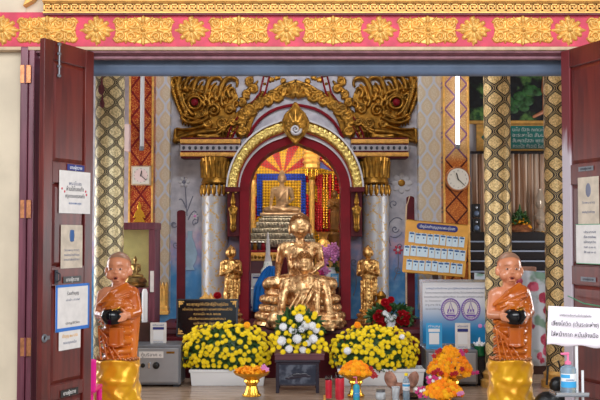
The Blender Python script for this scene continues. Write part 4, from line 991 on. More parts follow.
# ---- large gilded Buddha and the one seated in front of it
Y1 = 10.25
zS = Z(290, Y1 - .1)
e = thing('gilded_buddha', 'large gold-leafed seated Buddha on a tiered lotus throne, the rear of the two', 'statue', (X(300, Y1), Y1, zS))
s_ = (290 - 210) / F * Y1 / .985
sculpt('body', figure_seated(MB(), s_, s_ * 1.02, arms='touch', hs=1.26, hw=1.2), 'gold_leaf', e, .0085, 3)
def curls(name, c_, r_, n, s, mat, par, amin=.15):
    mb = MB(); mb.ball(c_, [v * .99 for v in r_], 20, 14)
    for k in range(n):
        z = 1 - (k + .5) / n * 1.15; a = k * 2.39996; q = math.sqrt(max(0, 1 - z * z)); p = (q * math.cos(a), q * math.sin(a), z)
        if p[1] < -.25 and z < .42: continue
        mb.ball((c_[0] + p[0] * r_[0], c_[1] + p[1] * r_[1], c_[2] + p[2] * r_[2]), s, 6, 4)
    return mb.build(name, mat, par, smooth='all')
hz_ = (.665 + (.78 - .665) * 1.26) * s_; curls('hair', (0, .012, hz_ + .01), (.094 * s_ * 1.26, .094 * s_ * 1.26, .084 * s_ * 1.26), 150, .010, 'hair_gold', e)
k = F / Y1
def ell_tier(mb, zt_, zb_, hw, hd, bul=.03):
    n = 40; vs = []; prof = [(1, zb_), (1 + bul / hw, (zt_ * .3 + zb_ * .7)), (1 + bul / hw * .9, (zt_ + zb_) / 2), (1, zt_)]
    for f, z in prof:
        for i in range(n): a = 2 * PI * i / n; vs.append((hw * f * math.cos(a), hd * f * math.sin(a), z))
    fs = [(j * n + i, j * n + (i + 1) % n, (j + 1) * n + (i + 1) % n, (j + 1) * n + i) for j in range(3) for i in range(n)] + [tuple(range(n)), tuple(3 * n + i for i in range(n))]
    mb.add(vs, fs)
mb = MB(); pz = [(290, 297, 34), (297, 305, 37), (306, 314, 38), (314, 323, 42), (323, 329, 45)]
for a, b_, hw in pz: ell_tier(mb, Z(a, Y1 - .35) - zS if a > 290 else .02, Z(b_, Y1 - .38) - zS, hw / k, .40, .02)
mb.build('lotus_throne', 'gold_leaf', e, smooth=True)
mb = MB()
for j, (a, b_, hw) in enumerate(pz[1:4]):
    for i in range(36): an = 2 * PI * i / 36; mb.ball(((hw / k + .01) * math.cos(an), .41 * math.sin(an), (Z(a, Y1 - .35) + Z(b_, Y1 - .35)) / 2 - zS), (.032, .032, .04), 8, 6)
mb.build('lotus_petals', 'gold_leaf', e, smooth='all')
mb = MB(); mb.box(-.52, .52, -.43, .43, zA - zS, Z(328, Y1 - .38) - zS); mb.build('plinth', 'gold_leaf', e, bevel=.01)
Y2 = 9.80; zS2 = zA + .14
e = thing('gilded_buddha', 'smaller gold-leafed seated Buddha with arms straight down, directly in front of the larger one', 'statue', (X(305, Y2), Y2, zA))
mb = MB(); q = F / Y2; h2 = (335 - 254) / q
mb.capsule((-.14, 0, .42), (.14, 0, .42), .10, .10)
cap = mb.capsule
# head px 304, y 255-275; shoulders 283-327 at 280; hands on the knees at 320
zz = lambda py: Z(py, Y2 - .1) - zA
hx = -.01
mb.ball((hx, -.10, zz(264)), (.088, .10, .112), 20, 14); cap((hx, -.04, zz(273)), (0, .0, zz(281)), .055, .06); mb.ball((hx, -.08, zz(254)), (.055, .055, .04), 14, 10)
cap((hx, -.195, zz(262)), (hx, -.215, zz(265.5)), .011, .016); cap((hx - .024, -.19, zz(269.5)), (hx + .024, -.19, zz(269.5)), .010, .010)
for s in (-1, 1):
    mb.ball((hx + s * .09, -.09, zz(265.5)), (.014, .026, .056), 10, 8); cap((hx + s * .022, -.192, zz(262)), (hx + s * .052, -.175, zz(262)), .011, .009); cap((hx + s * .015, -.196, zz(259.8)), (hx + s * .058, -.172, zz(259.5)), .009, .007)
    cap((s * .06, 0, zz(283)), (s * .185, 0, zz(284.5)), .085, .07)
    cap((s * .205, -.01, zz(285)), (s * .245, -.06, zz(302)), .066, .052); cap((s * .245, -.06, zz(302)), (s * .265, -.17, zz(318)), .05, .04)
    mb.ball((s * .27, -.19, zz(321)), (.04, .045, .035), 12, 8)
    for f in range(4): cap((s * .27 - .03 + f * .02, -.21, zz(322)), (s * .27 - .033 + f * .022, -.25, zz(329)), .012, .009)
    cap((s * .10, 0, .10), (s * .33, -.12, .10), .10, .085); cap((s * .34, -.14, .09), (-s * .05, -.24, .09 + .03 * (s > 0)), .075, .05)
cap((0, 0, .12), (0, 0, zz(288)), .15, .17); mb.ball((0, -.02, zz(290)), (.20, .13, .12), 20, 14); mb.ball((0, 0, .1), (.24, .18, .14), 20, 14)
for t_ in range(5): cap((.17 - t_ * .045, -.13 - .01 * (2 - abs(t_ - 2)), zz(284) ), (.09 - t_ * .07, -.165, zz(300 + t_ * 3)), .014, .011)
cap((.12, -.13, zz(282)), (.13, -.16, zz(312)), .04, .03)
ell_tier(mb, .06, 0, .42, .33, .01)
sculpt('body', mb, 'gold_leaf', e, .008, 2); curls('hair', (hx, -.088, zz(261)), (.090, .102, .098), 120, .010, 'hair_gold', e)

# ---- praying gilded disciples
def disciple(px, pyt, pyb, Y, rz, label, zbase):
    e = thing('gilded_disciple', label, 'statue', (X(px, Y), Y, zbase), rz, 'praying disciples flanking the Buddhas')
    ht = Z(pyt, Y) - zbase - .10; sculpt('body', standing(MB(), ht), 'gold_leaf_disciple', e, .0065, 1, loc=(0, 0, .10))
    MB().lathe([(.15, 0), (.15, .03), (.12, .05), (.14, .09), (.12, .105)], 24).build('base', 'gold_leaf_disciple', e, smooth=True); return e
disciple(231, 245, 305, 10.35, .35, 'gilded praying disciple statue in front of the silver column behind the black plaque', zA)
disciple(368, 245, 318, 10.35, -.3, 'gilded praying disciple statue standing by the red roses', zA)

# ================================================================== NOVICE MONK STATUES
def monk(px, Y, rz, label):
    e = thing('novice_monk_statue', label, 'statue', (X(px, Y), Y, 0), rz, 'novice monk statues with alms bowls')
    b = MB(); c_ = b.capsule
    hz = 1.25
    b.ball((0, .012, hz + .018), (.092, .104, .098), 24, 16); b.ball((0, -.012, hz - .045), (.084, .084, .078), 20, 14); c_((0, -.03, hz - .098), (0, -.035, hz - .1), .045, .04)
    for s in (-1, 1):
        b.ball((s * .05, -.058, hz - .058), (.036, .034, .036), 14, 10); b.ball((s * .094, .0, hz - .03), (.016, .024, .038), 12, 8)
    b.ball((0, -.096, hz - .037), (.016, .014, .012), 12, 8); c_((0, -.084, hz - .008), (0, -.094, hz - .03), .008, .010)
    c_((-.018, -.086, hz - .098), (.018, -.086, hz - .098), .010, .010)
    c_((0, .01, 1.06), (0, .0, 1.15), .058, .052); c_((-.092, 0, 1.045), (.092, 0, 1.045), .055, .052); c_((0, 0, .75), (0, 0, 1.0), .10, .105)
    c_((-.120, -.0, 1.035), (-.146, -.01, .885), .048, .038); c_((-.146, -.01, .885), (-.095, -.135, .892), .036, .028)
    c_((.13, -.02, .885), (.098, -.135, .892), .036, .028)
    for s in (-1, 1):
        b.ball((s * .092, -.160, .890), (.022, .030, .032), 14, 10)
        for f in range(4): z = .912 - f * .0165; c_((s * .094, -.172, z), (s * .080, -.214, z - .004), .0098, .0088); c_((s * .080, -.214, z - .004), (s * (.052 + .004 * abs(f - 1.3)), -.242, z - .006), .0088, .0075)
        c_((s * .088, -.150, .918), (s * .064, -.168, .945), .010, .008)
    for s in (-1, 1): b.ball((s * .06, -.05, .125), (.04, .08, .028), 14, 10); c_((s * .055, 0, .13), (s * .06, 0, .5), .042, .07)
    sculpt('body', b, 'skin', e, .006, 3)
    for s in (-1, 1):
        mb = MB(); mb.ball((s * .036, -.092, hz - .010), (.0105, .006, .0052), 14, 10); mb.build('eye', 'white', e, smooth='all')
        MB().ball((s * .036, -.0985, hz - .010), (.0070, .0045, .0056), 12, 8).build('pupil', 'eye_black', e, smooth='all')
        MB().tube([(s * .016, -.106, hz + .016), (s * .036, -.100, hz + .022), (s * .058, -.086, hz + .012)], .0018, 6).build('eyebrow', 'copper', e)
    MB().ball((0, -.097, hz - .080), (.014, .0105, .006), 14, 8).build('open_mouth', 'eye_black', e, smooth='all')
    MB().tube([(.018 * math.cos(a), -.106 + .006 * abs(math.cos(a)), hz - .080 + .009 * math.sin(a) + .005 * abs(math.cos(a))) for a in [2 * PI * k / 16 for k in range(17)]], .0022, 6).build('lips', 'lip', e, smooth=True)
    hc = MB(); n_ = 28; vs_ = [(.0, .012 + .0, hz + .1225)]
    for j in range(1, 9):
        for i in range(n_): a = 2 * PI * i / n_; t = j / 8 * (1.32 + .42 * math.sin(a)); vs_.append((.0945 * math.sin(t) * math.cos(a), .012 + .1065 * math.sin(t) * math.sin(a), hz + .018 + .1005 * math.cos(t)))
    hc.add(vs_, [(0, 1 + i, 1 + (i + 1) % n_) for i in range(n_)] + [(1 + j * n_ + i, 1 + (j + 1) * n_ + i, 1 + (j + 1) * n_ + (i + 1) % n_, 1 + j * n_ + (i + 1) % n_) for j in range(7) for i in range(n_)]).build('shaved_hair', 'shaved_hair', e, smooth='all')
    # robe: covers one shoulder and falls as a column
    r = MB(); c_ = r.capsule
    def ring_col(z0, z1, w0, w1, d0, d1): 
        n = 6
        for i in range(n + 1): t = i / n; r.ball((0, .0, z0 + (z1 - z0) * t), (w0 + (w1 - w0) * t, d0 + (d1 - d0) * t, .05), 24, 10)
    ring_col(.54, .98, .136, .136, .122, .132); ring_col(.94, .99, .134, .118, .128, .118); r.ball((.03, -.0, 1.03), (.102, .110, .05), 20, 12); c_((.0, -.05, 1.02), (.08, -.04, 1.06), .07, .06)
    c_((.05, 0, 1.05), (.100, 0, 1.045), .060, .064); c_((.100, 0, 1.045), (.138, -.01, .91), .064, .052); c_((.135, -.02, .91), (.108, -.10, .90), .050, .040)
    c_((.135, -.0, .88), (.125, -.03, .56), .040, .03)
    for t in range(4): c_((.115 - t * .012, -.095 - .010 * t, 1.07 - .035 * t), (-.105 + .01 * t, -.125 + .002 * t, .985 - .038 * t), .008, .007)
    c_((.07, -.03, 1.115), (-.03, -.105, 1.065), .020, .015); c_((-.03, -.105, 1.065), (-.135, -.07, .965), .015, .014)
    for t in range(4): c_((.13, -.10, .985 - t * .018), (-.03, -.135, .955 - t * .012), .007, .005)
    for k in range(9): z = .56 + k * .034; c_((-.132, -.045 - .003 * k, z), (-.104, -.095, z + .018), .009, .005)
    for k in range(4): c_((-.13 + k * .02, -.10 - k * .012, .80 - k * .02), (-.10 + k * .05, -.125, .555), .007, .009)
    r.box(-.035, .075, -.150, -.10, .66, .80); c_((-.035, -.145, .665), (.022, -.152, .655), .009, .008); c_((.022, -.152, .655), (.075, -.145, .668), .008, .009); c_((.05, -.145, .79), (.05, -.15, .67), .008, .006)
    c_((-.125, 0, .535), (.125, 0, .535), .03, .03)
    sculpt('robe', r, 'robe', e, .0065, 2)
    mb = MB(); mb.lathe([(.004, -.072), (.052, -.064), (.078, -.032), (.084, .0), (.076, .030), (.062, .042), (.056, .042), (.058, .02), (.004, .012)], 32); mb.build('alms_bowl', 'black_gloss', e, smooth=True, loc=(0, -.195, .895))
    MB().tube([(.030 * math.cos(a) + .035, -.20 + .05 * math.sin(a), .944 + .012 * math.cos(a)) for a in [2 * PI * k / 22 for k in range(23)]], .006, 8).build('bowl_rim', 'gold_bright', e, smooth=True)
    MB().lathe([(.21, 0), (.21, .06), (.19, .075), (.19, .10)], 32).build('plinth', 'dark_wood', e, smooth=True)
    # lace of studs on the robe hem
    mb = MB()
    for k in range(26): a = -PI * (k + .5) / 26; mb.ball((.158 * math.cos(a), .124 * math.sin(a), .548 + .008 * (k % 2)), (.009, .006, .013), 8, 6)
    mb.build('hem_studs', 'copper', e, smooth='all')
    # the satin wrapped round the lower body
    n = 72; m_ = 26; vs = []
    for j in range(m_ + 1):
        t = j / m_; z = .545 - .40 * t
        for i in range(n):
            a = 2 * PI * i / n; f = 1 + .035 * math.sin(4 * a + 9 * t + 1.2) + .03 * math.sin(7 * a - 12 * t + .8 * math.sin(3 * a)) * (.4 + t) + .018 * math.sin(11 * a + 20 * t) + .03 * math.sin(2 * a + 12 * t) * (1 - t)
            f += .07 * max(0, 1 - abs(t - .25 - .18 * math.cos(a + 1.2)) / .07) + .06 * max(0, 1 - abs(t - .55 - .25 * math.cos(a + .4)) / .08) + .05 * max(0, 1 - abs(t - .12 - .10 * math.sin(a)) / .05); rr = .158 + .016 * t
            vs.append((rr * f * math.cos(a), (rr * .88) * f * math.sin(a), z + .008 * math.sin(3 * a)))
    fs = [(j * n + i, j * n + (i + 1) % n, (j + 1) * n + (i + 1) % n, (j + 1) * n + i) for j in range(m_) for i in range(n)]
    o = MB().add(vs, fs).build('wrapped_cloth', 'satin', None, smooth='all', loc=(X(px, Y), Y, 0)); o.rotation_euler = (0, 0, rz)
    so = o.modifiers.new('s', 'SOLIDIFY'); so.thickness = .004
    return e, o
e, o = monk(119, 7.0, -.04, 'orange-robed novice monk statue with a black bowl, standing by the wooden door with papers')
tag(o, 'shiny golden yellow cloth wrapped round the monk statue by the wooden door with papers', 'cloth', 'golden cloths on the monk statues')
e, o = monk(509, 7.0, -.02, 'orange-robed novice monk statue with a black bowl, before the blue and white board')
tag(o, 'shiny golden yellow cloth wrapped round the monk statue by the blue and white board', 'cloth', 'golden cloths on the monk statues')

# ================================================================== FLOWERS
def petal_ring(mb, n, r0, r1, z0, z1, wd, ph=0):
    for k in range(n):
        a = 2 * PI * k / n + ph; c_, s_ = math.cos(a), math.sin(a); px_, py_ = -s_, c_
        mb.add([(r0 * c_ - px_ * wd * .5, r0 * s_ - py_ * wd * .5, z0), (r0 * c_ + px_ * wd * .5, r0 * s_ + py_ * wd * .5, z0), ((r0 + r1) / 2 * c_ + px_ * wd, (r0 + r1) / 2 * s_ + py_ * wd, (z0 + z1) / 2 + wd * .2), (r1 * c_, r1 * s_, z1), ((r0 + r1) / 2 * c_ - px_ * wd, (r0 + r1) / 2 * s_ - py_ * wd, (z0 + z1) / 2 + wd * .2)], [(0, 1, 2, 3, 4)])
def mum_mesh(mat, r=1.0, full=False):
    mb = MB(); petal_ring(mb, 14, .2, 1, .0, .10, .16); petal_ring(mb, 12, .15, .82, .12, .32, .15, .2); petal_ring(mb, 9, .1, .6, .22, .52, .14, .1)
    petal_ring(mb, 7, .05, .34, .32, .62, .12, .3); mb.ball((0, 0, .2), (.4, .4, .34), 10, 6)
    if full: petal_ring(mb, 16, .2, .95, .2, -.25, .16, .1); petal_ring(mb, 14, .2, .9, .3, .6, .14, .1)
    me = mb.mesh('flower_head', fix=False); me.materials.append(M[mat]); return me
MUM_Y, MUM_W = mum_mesh('yellow_petal'), mum_mesh('white_petal', full=True)
def ruffle_mesh(mat):
    mb = MB(); mb.ball((0, 0, 0), (.72, .72, .62), 10, 8)
    for (n, el) in ((14, -.3), (14, .1), (12, .5), (9, .9), (5, 1.3)):
        for k in range(n):
            a = 2 * PI * k / n + el * 2; ce, se = math.cos(el), math.sin(el); d = Vector((ce * math.cos(a), ce * math.sin(a), se * .85)); t = Vector((-math.sin(a), math.cos(a), 0)); u = d.cross(t); r1 = 1 + .08 * math.sin(k * 5)
            p = d * .62; q = d * r1; mb.add([p - t * .1, p + t * .1, q + t * .22 + u * .06, q + u * -.05, q - t * .22 + u * .08], [(0, 1, 2, 3, 4)])
    me = mb.mesh('marigold', fix=False); me.materials.append(M[mat]); return me
MARI = ruffle_mesh('marigold_petal'); 
def rose_mesh(mat):
    mb = MB(); n = 10
    for (r0, h, k, tw) in ((1.0, .35, 6, 0), (.78, .55, 5, .4), (.55, .68, 4, .9), (.32, .75, 3, .2)):
        for j in range(k):
            a0 = 2 * PI * j / k + tw; vs = []
            for i in range(7):
                a = a0 + (i - 3) * (2 * PI / k) * .75 / 6 * 1.6; lift = h * (1 - ((i - 3) / 3.4) ** 2 * .35)
                vs += [(.3 * r0 * math.cos(a), .3 * r0 * math.sin(a), 0), (r0 * .85 * math.cos(a), r0 * .85 * math.sin(a), lift * .55), (r0 * math.cos(a), r0 * math.sin(a), lift)]
            mb.add(vs, [(i * 3 + q, i * 3 + 3 + q, i * 3 + 4 + q, i * 3 + 1 + q) for i in range(6) for q in (0, 1)])
    mb.ball((0, 0, .2), (.3, .3, .4), 8, 6); me = mb.mesh('rose', True, False); me.materials.append(M[mat]); return me
ROSE = rose_mesh('red_petal')
def put(me, name, loc, s, nrm, parent=None, jit=.3):
    o = bpy.data.objects.new(name, me); C.objects.link(o); n = Vector(nrm) + Vector([random.uniform(-jit, jit) for _ in range(3)]); o.parent = parent
    o.rotation_euler = n.to_track_quat('Z', 'Y').to_euler(); o.location = loc; o.scale = (s, s, s); return o
def leaves(name, parent, centre, rad, n, size, mat='leaf', zmin=None):
    mb = MB()
    for _ in range(n):
        d = Vector([random.gauss(0, 1) for _ in range(3)]).normalized(); r_ = random.uniform(.55, .97); p = Vector([centre[i] + d[i] * rad[i] * r_ for i in range(3)])
        if zmin is not None and p.z < zmin: p.z = zmin + random.uniform(0, .05)
        d2 = (d + Vector([random.uniform(-.8, .8) for _ in range(3)])).normalized(); t = d2.cross(Vector((random.random() - .5, random.random() - .5, random.random() - .5))).normalized(); L = size * random.uniform(.6, 1.3); w_ = L * .26
        up = d2.cross(t) * L * .1; mb.add([p, p + d2 * L * .35 + t * w_ + up, p + d2 * L * .7 + t * w_ * .8 + up, p + d2 * L, p + d2 * L * .7 - t * w_ * .8 + up, p + d2 * L * .35 - t * w_ + up], [(0, 1, 2, 3), (0, 3, 4, 5)])
    return mb.build(name, mat, parent, fix=False)
def planter(px0, px1, bpx0, bpx1, pyt, pyb, bt, bb, Y, label):
    zb_, zt_ = 0.0, Z(bt, Y); e = thing('chrysanthemum_planter', label, 'potted flowers', (X((bpx0 + bpx1) / 2, Y), Y + .12, 0), 0, 'white troughs of yellow chrysanthemums')
    hw = (bpx1 - bpx0) / 2 / F * Y
    mb = MB(); mb.add([(-hw * .96, -.10, 0), (hw * .96, -.10, 0), (hw * .96, .10, 0), (-hw * .96, .10, 0), (-hw, -.12, zt_), (hw, -.12, zt_), (hw, .12, zt_), (-hw, .12, zt_), (-hw + .012, -.108, zt_), (hw - .012, -.108, zt_), (hw - .012, .108, zt_), (-hw + .012, .108, zt_), (-hw + .012, -.1, .04), (hw - .012, -.1, .04), (hw - .012, .1, .04), (-hw + .012, .1, .04)],
        [(3, 2, 1, 0), (0, 1, 5, 4), (1, 2, 6, 5), (2, 3, 7, 6), (3, 0, 4, 7), (4, 5, 9, 8), (5, 6, 10, 9), (6, 7, 11, 10), (7, 4, 8, 11), (8, 9, 13, 12), (9, 10, 14, 13), (10, 11, 15, 14), (11, 8, 12, 15), (12, 13, 14, 15)])
    mb.build('trough', 'planter', e, bevel=.004); MB().box(-hw - .008, hw + .008, -.13, -.118, zt_ - .03, zt_).box(-hw - .008, hw + .008, .118, .13, zt_ - .03, zt_).build('trough_rim', 'planter', e, bevel=.004)
    cx = X((px0 + px1) / 2, Y) - e.location.x; rx = (px1 - px0) / 2 / F * Y; z_top = Z(pyt, Y); z_lo = Z(pyb, Y); cz = (z_top + z_lo) / 2 - .04; rz_ = (z_top - z_lo) / 2 + .03; ry = .2
    leaves('foliage', e, (cx, 0, cz), (rx * .93, ry * .9, rz_ * .93), 1700, .055, zmin=zt_ - .0)
    mb = MB(); mb.ball((cx, 0, cz), (rx * .8, ry * .72, rz_ * .8), 20, 12); mb.build('foliage_core', 'leaf', e, smooth='all')
    pts = []; tries = 0
    while len(pts) < 215 and tries < 30000:
        tries += 1; a = random.uniform(0, 2 * PI); v = random.uniform(-.92, 1); c2 = math.sqrt(max(0, 1 - abs(v) ** 2.6)); d = Vector((math.cos(a) * c2, math.sin(a) * c2, v)); wv = 1 + .05 * math.sin(7 * a + 5 * v) + random.uniform(-.07, .05); p = Vector((cx + d.x * rx * wv, d.y * ry * wv, cz + d.z * rz_ * wv))
        if p.z < zt_ + .01 or d.y > .35: continue
        if all((p - q_[0]).length > .034 for q_ in pts): pts.append((p, Vector((d.x * .7, d.y - .6, d.z * .8 + .25))))
    pts.sort(key=lambda t: t[0].y - t[0].z * .4)
    return e, pts, cx
def fill(e, pts, whites=()):
    for i, (p, d) in enumerate(pts[:98]): put(MUM_Y, 'flower_head', p, random.uniform(.024, .036), d, e)
    mb = MB()
    for p, d in pts[98:]:
        q_ = d.to_track_quat('Z', 'Y').to_matrix(); s_ = random.uniform(.022, .030); mb.add([p + q_ @ (v.co * s_) for v in MUM_Y.vertices], [tuple(f.vertices) for f in MUM_Y.polygons])
    if mb.v: o = mb.build('flower_heads', 'yellow_petal', e, fix=False); o['kind'] = 'stuff'
e, pts, _ = planter(182, 270, 190.5, 265, 324, 372, 369.5, 386, 9.0, 'white trough overflowing with yellow chrysanthemums in front of the black plaque'); fill(e, pts)
e, pts, _ = planter(331, 417, 338, 424, 327, 374, 369, 385.5, 9.0, 'white trough of yellow chrysanthemums in front of the red roses'); fill(e, pts)
put(MUM_W, 'white_bloom', P(347.5, 351, 8.88) - e.location, .042, (0, -1, .3), e); put(MUM_W, 'white_bloom', P(402, 337, 8.95) - e.location, .03, (0, -1, .6), e)
o = put(MARI, 'orange_bloom', P(357.5, 325, 9.02) - e.location, .035, (0, -1, .6), e)
pe = [x_ for x_ in C.objects if x_.name == 'chrysanthemum_planter'][0]
put(MARI, 'orange_bloom', P(247, 325, 9.02) - pe.location, .034, (0, -1, .6), pe)

# ---- black mother-of-pearl offering table with a maroon box on top
Yt = 8.6; zl = Z(362.5, Yt); xx0, xx1 = X(276, Yt), X(319, Yt)
t = thing('offering_table', 'small purple-black table with a pearly landscape panel on its front', 'table', ((xx0 + xx1) / 2, Yt, 0)); hw = (xx1 - xx0) / 2
MB().box(-hw - .012, hw + .012, -.012, .34, zl, zl + .022).build('tabletop', 'table_purple', t, bevel=.006)
for sx in (-1, 1):
    for yy_ in (.0, .30):
        MB().add([(sx * hw - sx * .032 * a, yy_ + .03 * b_, z) for z in (0, zl) for a, b_ in ((0, 0), (1, 0), (1, 1), (0, 1))], [(0, 1, 2, 3), (4, 5, 6, 7), (0, 1, 5, 4), (1, 2, 6, 5), (2, 3, 7, 6), (3, 0, 4, 7)]).build('leg', 'table_purple', t, bevel=.004)
MB().box(-hw + .03, hw - .03, .006, .016, .085, zl - .018).build('front_panel', 'inlay', t)
mb = MB()
for a, b_, r_ in ((-.05, .15, .028), (.0, .165, .04), (.06, .17, .034), (.10, .16, .022), (-.09, .14, .02)): mb.ball((a, .005, b_), (r_ * 1.4, .003, r_ * .6), 12, 6)
mb.build('inlay_picture', 'table_purple', t, smooth='all')
MB().box(-hw + .03, hw - .03, .002, .02, .07, .088).box(-hw + .03, hw - .03, .002, .02, zl - .022, zl).build('apron', 'table_purple', t, bevel=.003)
b = thing('wooden_box', 'flat maroon wooden box on the purple-black table under the bouquet', 'box', ((xx0 + xx1) / 2 + .01, Yt + .16, zl + .022)); MB().box(-hw - .02, hw + .04, -.17, .16, 0, Z(353.5, Yt) - zl - .02).build('box_body', 'maroon_top', b, bevel=.006); MB().box(-hw - .025, hw + .045, -.175, .165, .045, .06).build('box_lid', 'maroon_top', b, bevel=.004)
zbx = zl + .022 + .062 + .002
# ---- bouquet of white and yellow chrysanthemums
e = thing('flower_arrangement', 'bouquet of large white and small yellow chrysanthemums on the maroon box', 'bouquet', (X(299, 8.72), 8.74, zbx))
MB().lathe([(.08, 0), (.10, .02), (.11, .06), (.09, .08), (.02, .08)], 24).build('vase', 'maroon_top', e, smooth=True)
cz = Z(330, 8.74) - zbx; leaves('foliage', e, (0, 0, cz + .0), (.21, .12, .19), 900, .075); MB().ball((0, 0, cz), (.18, .08, .17), 16, 10).build('foliage_core', 'leaf', e, smooth='all')
L_ = lambda px, py, dy=0: P(px, py, 8.62 + dy) - e.location
for px, py, s_ in ((299, 318, .045), (283, 327, .042), (293, 330, .045), (306, 325, .05), (312, 326, .045), (302, 329, .04), (282, 341, .05), (297, 339, .05), (313, 339, .048), (289, 349, .042), (303, 350, .04), (316, 330, .04), (308, 343, .035)): put(MUM_W, 'white_bloom', L_(px, py, random.uniform(-.06, .0)), s_ * 1.0, (random.uniform(-.3, .3), -1, .35), e)
for px, py in ((297, 309), (300, 307), (303, 308), (294, 313), (299, 314), (303, 312), (306, 318), (308, 321), (314, 317), (315, 314), (290, 322), (284, 319), (310, 333), (303, 336), (290, 335), (286, 333), (278, 333), (276, 338), (275, 343), (279, 347), (289, 341), (292, 345), (297, 347), (305, 344), (309, 337), (318, 342), (322, 340), (325, 344), (320, 347), (314, 347), (308, 351), (296, 352), (283, 352), (273, 350), (326, 349), (319, 352), (278, 342), (299, 343), (294, 326), (318, 326), (321, 333), (272, 336)): put(MUM_Y, 'yellow_bloom', L_(px, py, random.uniform(-.05, .02)), .031, (random.uniform(-.4, .4), -1, .4), e)

# ---- golden pedestal trays (phan) heaped with marigolds
def phan(px, Y, pyt, pyb, rw, label, grp='golden pedestal trays of flowers', tall=False):
    zb_ = max(0.0, Z(pyb, Y)); zt_ = Z(pyt, Y); h = zt_ - zb_; e = thing('pedestal_tray', label, 'tray', (X(px, Y), Y, zb_), 0, grp); r_ = rw / F * Y
    prof = [(.42 * r_, 0), (.46 * r_, .06 * h), (.36 * r_, .22 * h), (.28 * r_, .42 * h), (.34 * r_, .52 * h), (.44 * r_, .60 * h), (.40 * r_, .68 * h), (.60 * r_, .78 * h), (.92 * r_, .90 * h), (1.0 * r_, h), (.96 * r_, h), (.86 * r_, .90 * h), (.1 * r_, .84 * h)]
    MB().lathe(prof[:8] , 48, flute=lambda a, z: 1 + .03 * math.cos(a * 12)).build('pedestal', 'gold_bright', e, smooth=True)
    MB().lathe([(.3 * r_, .74 * h)] + prof[7:], 48, flute=lambda a, z: 1 + .03 * math.cos(a * 16)).build('dish', 'gold_bright', e, smooth=True)
    mb = MB()
    for k in range(20): a = 2 * PI * k / 20; mb.ball((.46 * r_ * math.cos(a), .46 * r_ * math.sin(a), .04 * h), .012, 6, 4)
    mb.build('beaded_foot', 'gold_bright', e, smooth='all')
    return e, r_, zt_
def heap(cx, Y, z0, r_, h, n, s_, lab, grp, cat='flower', me=MARI, nm='marigold'):
    c = Vector((X(cx, Y), Y, z0)); done = []; tries = 0
    while len(done) < n and tries < 9000:
        tries += 1; a = random.uniform(0, 2 * PI); t = random.uniform(0, 1) ** .9; rr = r_ * (1 - t ** 1.5) ** .72 * (1.05 if t < .3 else 1) if h > .1 else r_ * math.sqrt(random.random()); z = z0 + h * t if h > .1 else z0 + h * (1 - (rr / r_) ** 2)
        p = Vector((c.x + rr * math.cos(a), Y + rr * math.sin(a), z + s_ * .6))
        if p.y > Y + r_ * .45: continue
        if all((p - q_).length > s_ * 1.28 for q_ in done):
            done.append(p); o = put(me, nm, p, s_ * random.uniform(.92, 1.12), (math.cos(a) * .5, math.sin(a) * .5 - .2, .8)); tag(o, lab, cat, grp)
    MB_ = MB(); 
    return done
def petals(spots, mat, lab, grp, s_=.016, me=None):
    for (px, py, Y) in spots:
        mb = MB(); n = 5
        for k in range(n): a = 2 * PI * k / n + px; mb.ball((s_ * .6 * math.cos(a), -.002, s_ * .6 * math.sin(a)), (s_ * .55, s_ * .2, s_ * .4), 8, 5, Matrix.Rotation(-a, 3, 'Y'))
        o = mb.build('small_bloom', mat, smooth='all', loc=P(px, py, Y)); tag(o, lab, 'flower', grp); o.rotation_euler = (random.uniform(-.6, .3), 0, 0)
e, r_, zt_ = phan(252, 8.35, 371.5, 396, 18, 'golden pedestal tray of loose marigold petals in front of the white trough')
mb = MB()
for k in range(420):
    a = random.uniform(0, 2 * PI); rr = r_ * .86 * math.sqrt(random.random()); z = zt_ + .05 * (1 - (rr / r_) ** 2) * random.random(); p = Vector((e.location.x + rr * math.cos(a), 8.35 + rr * math.sin(a), z)); q_ = Euler([random.uniform(-1, 1) for _ in range(3)]).to_matrix(); s_ = .016
    mb.add([p + q_ @ Vector(v) for v in ((-s_, -s_ * .5, 0), (s_, -s_ * .5, .004), (s_ * .9, s_ * .6, 0), (-s_ * .9, s_ * .6, .003))], [(0, 1, 2, 3)])
o = tag(mb.build('marigold_petals', 'orange_petal', fix=False), 'loose orange marigold petals filling the tray before the white trough', 'petals', kind='stuff')
heap(252, 8.35, zt_ - .02, r_ * .8, .03, 14, .022, 'small orange marigold lying on the tray before the white trough', 'marigolds on the petal tray')
petals([(263, 368.5, 8.3), (267, 369.5, 8.28), (264, 366.5, 8.33)], 'pink_petal', 'small pink orchid bloom on the tray of loose marigold petals', 'pink blooms on the petal tray', .022)
petals([(253.5, 366, 8.35)], 'yellow_petal', 'single yellow bloom topping the tray of loose marigold petals', None, .02)
Yp = 8.45; e, r_, zt_ = phan(355.5, Yp, 373, 398, 16, 'golden pedestal tray heaped with marigolds behind the candles and the gel bottle')
heap(355.5, Yp, zt_ - .01, r_ * .92, .095, 40, .028, 'orange marigold heaped on the tray behind the red candles', 'marigolds behind the candles')
petals([(371, 368, 8.4), (372.5, 371, 8.4), (374.5, 374, 8.38), (371, 375, 8.38), (376, 376, 8.38), (373, 377, 8.38), (369, 372, 8.38)], 'red_petal', 'small crimson bloom of the garland trailing off the marigold tray', 'crimson blooms trailing off the tray', .02)
Yq = 8.3; e, r_, zt_ = phan(449.5, Yq, 373, 396, 20, 'wider golden pedestal tray carrying the tall cone of marigolds')
heap(449, Yq, zt_ - .01, r_ * .98, .23, 95, .0275, 'orange marigold in the tall cone heap in front of the grey safe', 'marigolds of the tall cone')
